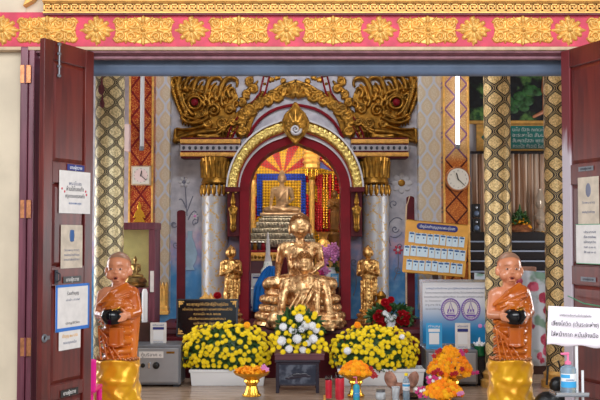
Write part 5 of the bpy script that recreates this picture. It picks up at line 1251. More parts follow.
petals([(435, 372, 8.12), (438, 370, 8.1), (433, 373, 8.12), (441, 373, 8.08), (452, 374, 8.06), (456, 373, 8.06), (437, 352, 8.2), (440, 350, 8.2), (434, 356, 8.2), (462, 369, 8.1), (466, 351, 8.25)], 'red_petal', 'small crimson bloom tucked among the tall cone of marigolds', 'crimson blooms in the tall cone', .022)
petals([(461, 351, 8.2), (463, 354, 8.2), (473, 373, 8.2), (477, 372.5, 8.2)], 'magenta_petal', 'small magenta bloom at the edge of the tall marigold cone', 'magenta blooms in the tall cone', .02)
Yr = 7.95; e, r_, zt_ = phan(442.5, Yr, 394, 410, 18, 'lower golden pedestal tray of marigolds at the floor edge, before the tall cone')
heap(442.5, Yr, zt_ - .01, r_ * .95, .12, 55, .027, 'orange marigold on the low tray in front of the tall cone', 'marigolds of the low tray')
petals([(428, 378, 7.95), (431, 380, 7.95), (434, 377, 7.95), (429, 382, 7.95), (425, 391, 7.95), (422, 393, 7.95), (419, 389, 8.0), (423, 388, 8), (417, 392, 8), (426, 396, 7.9), (420, 396, 7.95), (437, 379, 7.95)], 'magenta_petal', 'small magenta bloom of the garland beside the low marigold tray', 'magenta blooms by the low tray', .02)
petals([(430, 377, 7.93), (433, 381, 7.93), (424, 390, 7.93), (421, 391, 7.93), (416, 389, 7.98), (440, 378, 7.93)], 'white_petal', 'small white bloom of the garland beside the low marigold tray', 'white blooms by the low tray', .014)
petals([(459, 394, 7.8), (462, 393, 7.8)], 'pink_petal', 'small pink bloom on the lip of the low marigold tray', 'pink blooms on the low tray', .02)

# ================================================================== THINGS ON THE FLOOR
def candle(px, w_, pyt, pyb, Y, label):
    z0 = max(0, Z(pyb, Y)); e = thing('glass_candle', label, 'candle', (X(px, Y), Y, z0), 0, 'red glass candles'); r_ = w_ / 2 / F * Y; h = Z(pyt, Y) - z0
    MB().lathe([(r_ * .9, 0), (r_, .01), (r_, h * .80), (r_ * .97, h * .82)], 24).build('wax', 'candle_red', e, smooth=True)
    MB().lathe([(r_ * 1.02, h * .80), (r_ * 1.06, h), (r_ * .98, h), (r_ * .93, h * .82)], 24).build('glass_rim', 'glass', e, smooth=True)
    MB().tube([(0, 0, h * .8), (0, 0, h * .95)], .002, 6).build('wick', 'black', e); return e
candle(328.5, 6.6, 375.5, 398, 8.25, 'narrower red glass candle next to the purple-black table')
candle(339.5, 9, 373, 399, 8.2, 'wider red glass candle between the narrow one and the gel bottle')
e = thing('tea_light', 'tiny yellow tea light beside the narrower red candle', 'candle', (X(324.5, 8.25), 8.25, 0)); MB().lathe([(.012, 0), (.012, .045)], 14).build('wax', 'gold_paint', e, smooth=True); MB().tube([(0, 0, .045), (0, 0, .058)], .0015, 6).build('wick', 'black', e)
def pump_bottle(loc, r_, h, lb, liquid, pump, labcol, tag_):
    e = thing('pump_bottle', tag_, 'bottle', loc); b_ = h * .68
    MB().lathe([(r_ * .92, 0), (r_, .008), (r_, b_ * .86), (r_ * .8, b_ * .95), (r_ * .34, b_), (r_ * .34, b_ + .012)], 28).build('bottle_body', liquid, e, smooth=True)
    MB().lathe([(r_ * .42, b_ + .005), (r_ * .42, b_ + h * .08), (r_ * .2, b_ + h * .10), (r_ * .14, b_ + h * .12), (r_ * .14, h * .93)], 18).build('pump_collar', pump, e, smooth=True)
    MB().capsule((0, 0, h * .95), (-r_ * .9, -r_ * .3, h * .955), r_ * .2, r_ * .13).build('pump_nozzle', pump, e, smooth=True)
    if labcol: MB().lathe([(r_ * 1.01, b_ * .25), (r_ * 1.012, b_ * .72)], 28, a0=-PI * .9, a1=-PI * .1).build('label', labcol, e, smooth=True)
    return e
e = pump_bottle((X(356, 8.2), 8.2, 0), .030, .225, None, 'teal_gel', 'pump_pink', 'sky_blue', 'teal gel bottle with a pink pump beside the red candles')
lettering('เจลล้างมือ', .014, 'white', e, (0, -.0315, .07), width=.036)
e = thing('glass_jar', 'small squat empty glass jar lying between the gel bottle and the cup', 'jar', (X(380, 8.3), 8.3, 0)); MB().lathe([(.04, 0), (.045, .01), (.045, .055), (.038, .065), (.04, .072), (.034, .072), (.036, .06), (.04, .052), (.04, .012)], 24).build('glass_wall', 'thin_plastic', e, smooth=True)
MB().lathe([(.036, .064), (.041, .066), (.041, .085), (.005, .087)], 24).build('lid', 'grey_metal', e, smooth=True)
e = thing('plastic_cup', 'clear plastic cup beside the water bottle', 'cup', (X(395, 8.2), 8.2, 0)); MB().lathe([(.027, 0), (.028, .003), (.038, .125), (.041, .128), (.036, .126), (.026, .004)], 28, flute=lambda a, z: 1 + .02 * math.cos(a * 14)).build('cup_wall', 'thin_plastic', e, smooth=True)
MB().lathe([(.024, .006), (.033, .085)], 24).build('water', 'bottle', e, smooth=True)
e = thing('water_bottle', 'clear water bottle with a blue label and yellow cap', 'bottle', (X(405.5, 8.2), 8.2, 0))
MB().lathe([(.028, 0), (.033, .01), (.030, .03), (.033, .05), (.030, .07), (.033, .10), (.033, .165), (.026, .195), (.013, .222), (.013, .232)], 28).build('bottle_body', 'bottle', e, smooth=True)
MB().lathe([(.034, .10), (.0342, .165)], 28).build('label', 'white', e, smooth=True); MB().lathe([(.0346, .135), (.0347, .155)], 28).build('label_band', 'sky_blue', e, smooth=True); MB().lathe([(.016, .228), (.016, .25), (.004, .252)], 18).build('cap', 'yellow_petal', e, smooth=True)
lettering('น้ำดื่ม', .014, 'ink_blue', e, (0, -.0352, .11), width=.03)
# crumpled brown paper bag with two raised flaps
e = thing('paper_bag', 'crumpled brown paper bag with two flaps standing up behind the water bottle', 'bag', (X(401, 8.5), 8.5, 0))
n = 40; vs = []; 
for j in range(14):
    t = j / 13
    for i in range(n):
        a = 2 * PI * i / n; f = 1 + .06 * math.sin(5 * a + 4 * t) + .05 * math.sin(8 * a - 3 * t); hx = .105 * f * (.92 + .1 * t); hy = .05 * f
        top = .11 + .03 * abs(math.cos(a)) ** 2.2; vs.append((hx * math.cos(a) * (1 + .12 * t * t), hy * math.sin(a), top * t))
fs = [(j * n + i, j * n + (i + 1) % n, (j + 1) * n + (i + 1) % n, (j + 1) * n + i) for j in range(13) for i in range(n)] + [tuple(range(n))]
o = MB().add(vs, fs).build('bag_wall', 'brown_paper', e, smooth='all'); o.modifiers.new('s', 'SOLIDIFY').thickness = .006
for s_ in (-1, 1):
    mb = MB(); q_ = Matrix.Rotation(s_ * .35, 3, 'Y'); n = 14; vs = []
    for j in range(n + 1):
        for i in range(n + 1):
            u = i / n * 2 - 1; v = j / n; w_ = .052 * math.sqrt(max(.02, 1 - (v * 1.9 - .85) ** 2)); vs.append(Vector((s_ * .082, -.02, .085)) + q_ @ Vector((u * w_, -.03 * (1 - u * u) + .006 * math.sin(9 * v + 3 * u), v * .15)))
    o = mb.add(vs, [(j * (n + 1) + i, j * (n + 1) + i + 1, (j + 1) * (n + 1) + i + 1, (j + 1) * (n + 1) + i) for j in range(n) for i in range(n)]).build('flap', 'brown_paper', e, smooth='all'); o.modifiers.new('s', 'SOLIDIFY').thickness = .006
e = thing('dark_plate', 'low dark plate on the floor beside the low marigold tray', 'plate', (X(414, 8.2), 8.35, 0)); MB().lathe([(.05, 0), (.055, .006), (.10, .022), (.115, .032), (.11, .032), (.05, .012), (.003, .01)], 32).build('dish', 'shelf_black', e, smooth=True)

# ---- two grey safes used as donation boxes
def safe(px0, px1, pyt, Y, label, grp='grey safes on the floor'):
    x0, x1 = X(px0, Y), X(px1, Y); z1 = Z(pyt, Y); e = thing('donation_safe', label, 'safe', ((x0 + x1) / 2, Y, 0), 0, grp); hw = (x1 - x0) / 2
    MB().box(-hw, hw, .0, .36, .02, z1).build('body', 'grey_metal', e, bevel=.012)
    for sx in (-1, 1): MB().box(sx * (hw - .05) - .03, sx * (hw - .05) + .03, .03, .33, 0, .022).build('foot', 'dark_metal', e)
    dr = MB().box(-hw + .022, hw - .022, -.014, .004, .045, z1 - .03).build('door', 'safe_door', e, bevel=.006)
    MB().lathe([(.034, 0), (.034, .012), (.028, .02), (.014, .024), (.014, .034), (.003, .036)], 24).build('dial', 'black', dr, smooth=True); d = C.objects[-1]; 
    d.rotation_euler = (PI / 2, 0, 0); d.location = (.0, -.014, z1 * .52)
    o = MB().lathe([(.022, 0), (.022, .014), (.004, .016)], 20).build('keyhole', 'black', dr, smooth=True); o.rotation_euler = (PI / 2, 0, 0); o.location = (-.13, -.014, z1 * .52)
    o = MB().box(-.012, .012, -.03, -.012, z1 * .52 - .03, z1 * .52 + .03).build('handle', 'chrome', dr, bevel=.004); o.location.x = -.068
    return e, hw, z1
e, hw, z1 = safe(133, 181.5, 345, 8.95, 'grey steel safe with a sticker on its door, beside the white trough')
MB().box(-.17, .07, -.019, -.014, z1 * .70, z1 * .85).build('sticker', 'paper', e); lettering('ตู้บริจาค ๑', .045, 'ink', e, (-.05, -.0195, z1 * .735), width=.2)
MB().box(.10, .18, -.018, -.014, z1 * .80, z1 * .85).build('brass_plate', 'gold_old', e)
e, hw, z1 = safe(425.5, 477, 350, 8.98, 'grey steel safe behind the tall cone of marigolds')
MB().box(-.2, -.12, -.019, -.014, z1 * .45, z1 * .8).build('sticker', 'paper', e)
# ---- acrylic stands with payment cards (code squares left blank)
def card_stand(px0, px1, pyt, pyb, Y, label, mat, band_, text, z0=None):
    x0, x1 = X(px0, Y), X(px1, Y); z0 = Z(pyb, Y) if z0 is None else z0; h = Z(pyt, Y) - z0; e = thing('card_stand', label, 'card stand', ((x0 + x1) / 2, Y, z0), 0, None, rx=0); hw = (x1 - x0) / 2
    MB().box(-hw, hw, -.003, .003, 0, h).build('card', mat, e); MB().box(-hw - .004, hw + .004, -.006, .05, -.0, .004).build('acrylic_foot', 'glass', e)
    MB().box(-hw * .62, hw * .62, -.0045, -.003, h * .18, h * .62).build('white_square', 'white', e); MB().box(-hw * .7, hw * .7, -.0048, -.003, h * .66, h * .78).build('header_band', band_, e)
    lettering(text, h * .11, 'white' if mat != 'paper' else 'ink_blue', e, (0, -.0052, h * .84), width=hw * 1.4); lettering('สแกนทำบุญ', h * .08, 'ink_blue', e, (0, -.0052, h * .05), width=hw * 1.2)
    return e
zs = Z(345, 8.95)
card_stand(151, 167, 322.5, 344, 9.08, 'white payment card in an acrylic stand on the numbered safe', 'paper', 'navy', 'พร้อมเพย์', z0=zs + .001)
zs2 = Z(350, 8.98)
card_stand(425.5, 441.5, 323, 345.5, 9.06, 'bright blue payment card standing on the safe behind the marigold cone', 'sky_blue', 'white', 'ทำบุญ', z0=zs2 + .001)
card_stand(454.5, 469.5, 323, 344, 9.06, 'white payment card with a navy band on the safe, by the monk statue', 'paper', 'navy', 'พร้อมเพย์', z0=zs2 + .001)
card_stand(251.5, 260.5, 273.5, 288, 11.4, 'small white payment card beside the blue cloth within the arch', 'paper', 'navy', 'ทำบุญ')
# green glass with a white folded lotus
e = thing('lotus_glass', 'green glass holding a white folded flower beside the white payment card', 'glass', (X(482.5, 8.9), 9.1, zs2 * 0 + .0)); z_ = Z(356, 9.1)
MB().box(-.10, .12, -.08, .12, 0, z_).build('stool_block', 'shelf_black', None, loc=(X(484, 9.1) + .02, 9.12, 0)); tag(C.objects['stool_block'], 'low black stand beside the grey safe carrying the green glass', 'stand')
e.location.z = z_; MB().lathe([(.045, 0), (.055, .01), (.05, .07), (.06, .10), (.05, .105)], 20).build('glass_wall', 'green_glass', e, smooth=True)
mb = MB()
for k in range(7): a = 2 * PI * k / 7; mb.capsule((.02 * math.cos(a), .02 * math.sin(a), .09), (.055 * math.cos(a), .055 * math.sin(a), .13), .02, .008)
mb.capsule((0, 0, .09), (0, 0, .18), .028, .006); mb.build('folded_flower', 'white_petal', e, smooth='all')

# ---- black plaque with gold Thai lettering
Yq = 9.62; x0, x1 = X(177, Yq), X(238, Yq); hw = (x1 - x0) / 2; z0 = .42; h = Z(299, Yq) - z0
e = thing('dedication_plaque', 'black granite plaque with gold Thai lettering behind the yellow chrysanthemums', 'plaque', ((x0 + x1) / 2, Yq, z0), 0, rx=-.1)
MB().box(-hw, hw, -.012, .012, 0, h).build('slab', 'black_gloss', e, bevel=.003)
for bx in ((-hw, hw, h - .012, h), (-hw, hw, 0, .012), (-hw, -hw + .012, 0, h), (hw - .02, hw, 0, h)): MB().box(bx[0], bx[1], -.014, .013, bx[2], bx[3]).build('edge', 'dark_metal', e)
for i, (t_, w_) in enumerate((('พระพุทธรูปศักดิ์สิทธิ์คู่บ้านคู่เมือง', .84), ('สร้างโดย คณะศรัทธา พุทธศาสนิกชนทั่วไป', 1.0), ('ถวายเมื่อ พ.ศ. ๒๕๔๒', .55), ('เพื่อสืบทอดพระพุทธศาสนา', .74), ('ขอให้ทุกท่าน มีความสุข', .55), ('ความเจริญ ตลอดกาลนาน', .62))):
    lettering(t_, .034 if i else .044, 'gold_paint', e, (0, -.0145, h * (.82 - i * .125)), width=w_ * hw * 1.62)
for sx in (-1, 1):
    for z, sz in ((h - .03, -1), (.03, 1)):
        st = [([(sx * (hw - .02), z), (sx * (hw - .075), z)], .007, .003), ([(sx * (hw - .025), z), (sx * (hw - .025), z + sz * .055)], .007, .003), (spiral(sx * (hw - .045), z + sz * .022, .014, 1.2, 0), .005, .003)]
        mesh_obj('corner_flourish', relief_mesh(st, .0025, .5), 'gold_paint', e, (0, -.0125, 0))
# small gilt crowns and a red bloom behind the plaque
for px, py, r_ in ((206, 296, .05), (211, 297, .04)):
    e = thing('gilt_finial', 'small gilt crown ornament peeping over the plaque, %s of the pair' % ('taller' if r_ > .045 else 'shorter'), 'ornament', (X(px, 10.3), 10.3, zA)); zz_ = Z(py - 4, 10.3) - zA
    MB().lathe([(r_, 0), (r_ * 1.2, .03), (r_ * .7, .06), (r_, zz_ * .6), (r_ * 1.3, zz_ * .8), (r_ * .5, zz_ * .9), (.005, zz_)], 16, flute=lambda a, z: 1 + .1 * math.cos(a * 8)).build('crown', 'gold_paint', e, smooth=True)
o = put(ROSE, 'red_rose', P(217.5, 296, 10.15), .045, (0, -1, .4)); tag(o, 'single red flower on a tall stem peeping over the black plaque', 'flower'); 
sb = MB(); c = P(217.5, 298, 10.16); sb.tube([(c.x, c.y, zA), (c.x, c.y, c.z)], .007, 6); so = sb.build('stem', 'stem'); so.parent = o; so.matrix_parent_inverse = (Matrix.Translation(o.location) @ o.rotation_euler.to_matrix().to_4x4() @ Matrix.Scale(.045, 4)).inverted()

# ---- roses and white orchids by the standing disciple
e = thing('rose_arrangement', 'arrangement of red roses and white orchids at the foot of the praying disciple', 'bouquet', (X(391, 9.95), 9.95, zA))
MB().lathe([(.07, 0), (.09, .05), (.06, .09), (.08, .1)], 20).build('vase', 'gold_old', e, smooth=True); cz = Z(318, 9.95) - zA
leaves('foliage', e, (0, 0, max(.1, cz)), (.24, .1, .13), 420, .08)
L_ = lambda px, py, dy=0: P(px, py, 9.87 + dy) - e.location
for px, py, s_ in ((378, 318, .062), (383, 323, .055), (376, 325, .05), (402, 315, .058), (404, 322, .06), (398, 325, .05), (385, 303, .05), (391, 300, .038), (388, 309, .04), (400, 320, .05), (380, 314, .05), (407, 316, .045)): put(ROSE, 'rose', L_(px, py), s_, (random.uniform(-.4, .4), -1, .5), e)
for px, py in ((388, 315), (391, 318), (387, 320), (393, 322), (390, 324), (394, 317), (385, 313), (389, 326), (393, 327)): put(MUM_W, 'orchid', L_(px, py, -.02), .033, (0, -1, .3), e)
# pale gold stupa-shaped stand behind the roses
e = thing('gilt_stand', 'small gilt tiered stand between the disciple and the roses', 'stand', (X(381, 10.3), 10.3, zA)); MB().lathe([(.11, 0), (.12, .04), (.08, .07), (.10, .12), (.06, .16), (.08, .22), (.05, .27), (.06, .31), (.02, .36)], 20).build('stand_body', 'gold_old', e, smooth=True)

# ---- yellow board of hanging slips on its post
YB = 9.9; c0 = P(405.5, 218.5, YB); c1 = P(468, 224, YB); c2 = P(404, 271.5, YB); mid = P(435.5, 248.5, YB); rot = math.atan2(c1.z - c0.z, c1.x - c0.x); Wb = math.hypot(c1.x - c0.x, c1.z - c0.z); Hb = abs(c0.z - c2.z)
e = thing('slip_board', 'yellow board with a navy Thai heading and rows of hanging slips, tilted on a post', 'board', mid, 0, ry=-rot)
n_ = 4; pts = []
for (sx, sz) in ((1, 1), (-1, 1), (-1, -1), (1, -1)):
    for k in range(n_ + 1):
        a = {(1, 1): 0, (-1, 1): PI / 2, (-1, -1): PI, (1, -1): 1.5 * PI}[(sx, sz)] + PI / 2 * k / n_; pts.append((sx * (Wb / 2 - .02) + .02 * math.cos(a), sz * (Hb / 2 - .02) + .02 * math.sin(a)))
MB().prism(pts, -.008, .008).build('board_face', 'yellow_board', e, bevel=.002)
for bx in ((-Wb / 2, Wb / 2, Hb / 2 - .008, Hb / 2), (-Wb / 2, Wb / 2, -Hb / 2, -Hb / 2 + .008)): MB().box(bx[0] + .02, bx[1] - .02, -.012, .0, bx[2], bx[3]).build('edge', 'gold_old', e)
hb = thing('x', 'x', 'x') ; bpy.data.objects.remove(hb)
mb = MB(); mb.box(-Wb * .28, Wb * .28, -.014, -.006, Hb * .335, Hb * .455); mb.ball((-Wb * .28, -.010, Hb * .395), (.035, .004, Hb * .06), 14, 6); mb.ball((Wb * .28, -.010, Hb * .395), (.035, .004, Hb * .06), 14, 6); mb.build('heading_band', 'navy', e)
lettering('เชิญร่วมทำบุญบูรณะพระอุโบสถ', .042, 'white', e, (0, -.0148, Hb * .372), width=Wb * .56)
o = MB().box(-.03, .03, .01, .05, zA - mid.z + .01, Hb * .3).build('post', 'dark_wood', e); o.rotation_euler = (0, rot, 0)
R_ = Matrix.Rotation(-rot, 3, 'Y'); rown = ['top', 'middle', 'bottom']; nth = ['first', 'second', 'third', 'fourth', 'fifth', 'sixth', 'seventh', 'eighth', 'ninth', 'tenth']
mbp = MB(); 
for r_i, (n, z, xs) in enumerate(((9, .17, -.40), (10, -.085, -.455), (9, -.34, -.40))):
    for k in range(n):
        lx = (xs + k * (.80 if n == 9 else .89) / (n - 1)) * Wb + random.uniform(-.004, .004); lz = z * Hb + random.uniform(-.005, .005); wv = .031; hv = Hb * .098
        o = MB().box(-wv, wv, -.002, .002, -hv, hv).build('paper_slip', 'card', None, loc=mid + R_ @ Vector((lx, -.014, lz))); o.rotation_euler = (0, -rot + random.uniform(-.03, .03), 0)
        o2 = MB().box(-wv * .8, wv * .8, -.0032, -.0018, hv * .55, hv * .88).box(-.007, .007, -.0032, -.0018, -hv * .05, hv * .25).build('blue_print', 'ink_blue', o)
        tag(o, 'blue-printed white slip, %s along the %s row of the yellow board' % (nth[k], rown[r_i]), 'paper slip', 'slips on the yellow board'); mbp.ball((lx, -.016, lz + hv * 1.02), .006, 6, 4)
mbp.build('pins', 'gold_old', e, smooth='all')

# ---- blue and white framed board with two purple seals
YC = 9.38; x0, x1 = X(419.5, YC), X(507, YC); z0 = Z(346, YC); z1 = Z(279.5, YC); hw = (x1 - x0) / 2; h = z1 - z0
e = thing('framed_notice_board', 'silver-framed blue and white notice board with two purple round seals behind the monk statue', 'notice board', ((x0 + x1) / 2, YC, z0), 0, rx=-.05)
MB().box(-hw + .01, hw - .01, -.004, .01, .01, h - .01).build('print', 'blue_print', e); f_ = .028
MB().box(-hw, hw, -.016, .014, 0, f_).box(-hw, hw, -.016, .014, h - f_, h).box(-hw, -hw + f_, -.0155, .0135, f_, h - f_).box(hw - f_, hw, -.0155, .0135, f_, h - f_).build('frame', 'chrome', e)
S_ = lambda px, py: (X(px, YC) - (x0 + x1) / 2, Z(py, YC) - z0)
for px, rx_ in ((450.5, 9.2), (470.5, 9.2)):
    cx_, cz_ = S_(px, 309.5); rr = rx_ / F * YC; sl = MB()
    for q, w_ in ((1.0, .006), (.78, .0035)): sl.tube([(cx_ + rr * q * math.cos(a), -.006, cz_ + rr * 1.15 * q * math.sin(a)) for a in [2 * PI * k / 40 for k in range(41)]], w_, 6)
    for k in range(28): a = 2 * PI * k / 28; sl.box(cx_ + rr * .89 * math.cos(a) - .004, cx_ + rr * .89 * math.cos(a) + .004, -.007, -.005, cz_ + rr * 1.02 * math.sin(a) - .005, cz_ + rr * 1.02 * math.sin(a) + .005)
    sl.tube([(cx_ - rr * .4, -.006, cz_ - rr * .4), (cx_ - rr * .2, -.006, cz_ + .0), (cx_, -.006, cz_ + rr * .8), (cx_ + rr * .2, -.006, cz_ + .0), (cx_ + rr * .4, -.006, cz_ - rr * .4), (cx_ - rr * .4, -.006, cz_ - rr * .4)], .0045, 6)
    for k in (-1, 0, 1): sl.ball((cx_ + k * rr * .28, -.006, cz_ - rr * .12), (rr * .09, .002, rr * .16), 8, 5)
    sl.box(cx_ - rr * .5, cx_ + rr * .5, -.007, -.005, cz_ - rr * .75, cz_ - rr * .55)
    plain('seal_purple', (120, 84, 170), .5) if 'seal_purple' not in M else None
    MB().ball((cx_, -.0045, cz_), (rr, .001, rr * 1.15), 36, 6).build('seal_disc', 'paper', e, smooth='all'); sl.build('seal', 'seal_purple', e)
for i, (t_, px, w_, py) in enumerate((('ขอเชิญร่วมเป็นเจ้าภาพ บูรณปฏิสังขรณ์พระอุโบสถ ศาลาการเปรียญ', 457, 62, 288.5), ('ด้วยคณะกรรมการวัดและพุทธศาสนิกชน ได้ร่วมกันจัดสร้างถาวรวัตถุ เพื่อเป็นพุทธบูชา', 462, 74, 292.8), ('จึงขอเรียนเชิญท่านผู้มีจิตศรัทธา ร่วมบริจาคทรัพย์ตามกำลัง ขออนุโมทนาบุญ', 462, 76, 297), ('ณ วัดของเรา', 433, 16, 301), ('ทุกวัน', 434, 17, 305), ('ขอเชิญ', 433, 15, 309))):
    c_ = S_(px, py); lettering(t_, .024, 'ink_blue' if i == 0 else 'ink_soft', e, (c_[0], -.0052, c_[1] - .008), width=w_ / F * YC)
for px in (479.5, 485.5):
    c_ = S_(px, 326); MB().ball((c_[0], -.005, c_[1]), (.022, .002, .022), 16, 6).build('small_seal', 'pink_petal', e, smooth='all')
tag(MB().box(x0 + .02, x1 - .0, YC - .03, YC + .115, 0, z0 - .002).build('board_bench', 'dark_wood', bevel=.006), 'dark low wooden bench carrying the blue and white board', 'bench')

# ---- slim dark red standing boards before the mural
def slim(x0, x1, pyt, Y, label):
    xx0, xx1 = X(x0, Y), X(x1, Y); zt = Z(pyt, Y); hw = (xx1 - xx0) / 2; e = thing('slim_red_post', label, 'post', ((xx0 + xx1) / 2, Y, 0 if Y < 9.5 else zA), 0); z_ = zt - e.location.z
    pts = [(-hw, 0), (hw, 0), (hw, z_ - .03)] + [(hw * math.cos(a), z_ - .03 + .03 * math.sin(a)) for a in [PI * k / 8 for k in range(9)]] + [(-hw, z_ - .03)]
    MB().prism(pts, -.02, .02).build('board', 'red_dark', e, bevel=.004); MB().box(-hw - .01, hw + .01, -.04, .04, 0, .03).build('foot', 'red_dark', e); return e
slim(177, 185.5, 210, 10.3, 'slim dark red post in front of the painted blue vase')
e = slim(406.5, 414.5, 196, 10.4, 'tall slim dark red post with a curved pale edge behind the yellow board')
hw = 4.5 / F * 10.4; z_ = Z(196, 10.4) - zA
MB().tube([(-.05, -.01, 0), (-.055, -.01, z_ - .3), (-.045, -.01, z_ - .12), (-.01, -.01, z_ - .0)], .012, 8).build('pale_edge', 'sand_edge', e, smooth=True)

# ---- glass-fronted cabinet with a small bronze Buddha
Yc = 9.4; x0, x1 = X(121, Yc), X(155, Yc); zt, zb_, zs_ = Z(222.5, Yc), Z(296, Yc), Z(288, Yc)
e = thing('display_cabinet', 'plum-framed display cabinet with a yellow back beside the novice monk', 'cabinet', (x0, Yc, 0)); W_ = x1 - x0; D = .42
MB().box(-.15, W_ - .0, 0, D, zt - .075, zt).build('top_rail', 'jamb', e, bevel=.006); MB().box(W_ - .065, W_, 0, .05, 0, zt - .075).build('post', 'jamb', e, bevel=.006); MB().box(-.15, -.09, 0, .05, 0, zt - .075).build('post', 'jamb', e, bevel=.006)
MB().box(-.15, W_, D - .02, D, .0, zt - .07).build('back_panel', 'yellow_back', e) if 'yellow_back' in M else None
plain('yellow_back', (240, 222, 140), .6, vary=.04); MB().box(-.14, W_ - .01, D - .03, D - .02, zs_, zt - .07).build('back_panel', 'yellow_back', e); MB().box(W_ - .03, W_ - .01, .05, D, 0, zt - .07).build('side_panel', 'jamb', e)
MB().box(-.14, W_ - .02, .0, D, zs_ - .055, zs_).build('shelf', 'jamb', e, bevel=.004); MB().box(-.14, W_ - .02, D - .03, D - .02, 0, zs_ - .05).build('lower_back', 'dark_wood', e)
MB().box(-.09, W_ - .065, .012, .018, zs_, zt - .075).build('glass_pane', 'glass', e)
e = thing('small_bronze_buddha', 'small bronze Buddha on a lotus base inside the display cabinet', 'statue', (X(135, 9.6), 9.62, zs_)); h = Z(253, 9.6) - zs_
sculpt('body', figure_seated(MB(), h * .72, h * .60, arms='touch'), 'bronze', e, .0048, 1, loc=(0, 0, h * .27))
MB().lathe([(.10, 0), (.12, .02), (.105, .035), (.125, .055), (.10, h * .27)], 30, flute=lambda a, z: 1 + .04 * math.cos(12 * a)).build('lotus_base', 'bronze', e, smooth=True)
tag(MB().lathe([(.028, 0), (.03, .01), (.03, .30), (.022, .33), (.016, .34)], 20).build('white_cylinder', 'white', smooth=True, loc=(X(145.2, 9.3), 9.3, Z(322, 9.3))), 'tall white tube standing beneath the display cabinet shelf', 'tube')
tag(MB().box(-.10, .06, -.08, .16, 0, Z(322, 9.3)).build('low_stool', 'dark_wood', loc=(X(145.2, 9.3), 9.32, 0)), 'dark low stool under the tall white tube', 'stool')
tag(MB().box(X(150.5, 9.38), X(154, 9.38), 9.372, 9.396, Z(292, 9.38), Z(271, 9.38)).build('taped_label', 'paper'), 'narrow white label taped on the plum cabinet post', 'label')
tag(MB().box(X(148, 9.9), X(152.5, 9.9), 9.86, 9.92, 0, Z(225, 9.9)).build('plum_board', 'jamb', bevel=.004), 'narrow plum board standing behind the cabinet post', 'board')

# ---- clocks and tube lights
e = thing('round_clock', 'round wall clock with a wooden rim on the gold lattice pilaster', 'clock', (X(458.3, 10.64), 10.66, Z(179, 10.64))); r_ = 12.5 / F * 10.6
def disc(r, y0, y1, n=40): return MB().prism([(r * math.cos(2 * PI * k / n), r * math.sin(2 * PI * k / n)) for k in range(n)], y0, y1)
disc(r_, -.03, .03).build('rim', 'copper', e, bevel=.006); disc(r_ * .86, -.034, -.01).build('dial_face', 'clock_face', e)
def hands(e, r_, h1, h2, y):
    for ang, L, w_ in ((h1, .5, .006), (h2, .75, .004)):
        a = math.radians(90 - ang); MB().tube([(-.1 * r_ * math.cos(a), y, -.1 * r_ * math.sin(a)), (L * r_ * math.cos(a), y, L * r_ * math.sin(a))], w_, 6).build('hand', 'black', e)
hands(e, r_, 345, 135, -.04)
for k in range(12): a = math.radians(90 - k * 30); lettering(str(k or 12), .026, 'ink', e, (r_ * .68 * math.cos(a), -.035, r_ * .68 * math.sin(a) - .010))
e = thing('square_clock', 'square white clock on the orange lattice pilaster', 'clock', (X(140.6, 10.64), 10.66, Z(175.5, 10.64))); q = .115
MB().box(-q, q, -.03, .03, -q, q).build('rim', 'sand_edge', e, bevel=.008); MB().box(-q * .86, q * .86, -.034, -.01, -q * .86, q * .86).build('dial_face', 'clock_face', e); disc(q * .7, -.0355, -.03).build('dial_ring', 'pink_box', e); hands(e, q, 10, 130, -.04)
for k in range(12): a = math.radians(90 - k * 30); lettering(str(k or 12), .022, 'ink', e, (q * .7 * math.cos(a), -.037, q * .7 * math.sin(a) - .008))
for px, lab, mt in ((459, 'lit white tube light running up the gold lattice pilaster above the round clock', 'tube_on'), (140.5, 'unlit grey tube light running up the orange pilaster above the square clock', 'tube_off')):
    e = thing('tube_light', lab, 'light', (X(px, 10.62), 10.648, 0), 0, 'tube lights on the pilasters'); za, zb = Z(145 if mt == 'tube_on' else 147, 10.62), 3.6
    MB().box(-.022, .022, .02, .05, za - .02, zb + .02).build('batten', 'white', e); MB().tube([(0, 0, za), (0, 0, zb)], .019, 16).build('tube', mt, e, smooth=True)
    MB().lathe([(.026, za - .04), (.026, za + .01)], 14).build('end_cap', 'grey_metal', e, smooth=True)

# ================================================================== THE RECESS BEYOND THE GOLD PILASTER
wx0 = X(470, YW)
struct(MB().box(wx0 - .1, wx0, YW + .14, 13.1, 0, 4.4).build('wall_recess_side', 'white_paint'))
struct(MB().box(wx0 - .1, 5.9, 13.1, 13.2, 0, 4.4).build('wall_recess', 'white_paint'))
Ym = 13.08; e = thing('night_garden_mural', 'dark mural of a garden at night above the green sign', 'painting', (0, 0, 0))
MB().box(X(470, Ym), X(590, Ym), Ym - .03, Ym + .02, Z(121.5, Ym), Z(40, Ym)).build('canvas', 'night_mural', e)
MB().box(X(470, Ym), X(590, Ym), Ym - .05, Ym + .02, Z(124, Ym), Z(121, Ym)).build('gilt_edge', 'gold_paint', e)
c = P(538, 118, Ym - .035); mb = MB()
mb.capsule((c.x + .12, c.y, c.z + .34), (c.x + .10, c.y, c.z + .1), .05, .035); mb.capsule((c.x + .10, c.y, c.z + .1), (c.x - .06, c.y, c.z + .02), .032, .022); mb.capsule((c.x + .12, c.y, c.z + .4), (c.x + .16, c.y, c.z + .72), .07, .08); mb.ball((c.x + .16, c.y, c.z + .9), (.07, .03, .09)); mb.build('painted_figure', 'skin', e, smooth='all')
mb = MB()
for px, py, r_ in ((520, 96, .10), (530, 90, .12), (516, 104, .09), (527, 101, .11), (537, 92, .09), (513, 110, .08), (509, 100, .07), (524, 108, .08)): p = P(px, py, Ym - .03); mb.ball(p, (r_, .008, r_ * .7), 12, 6)
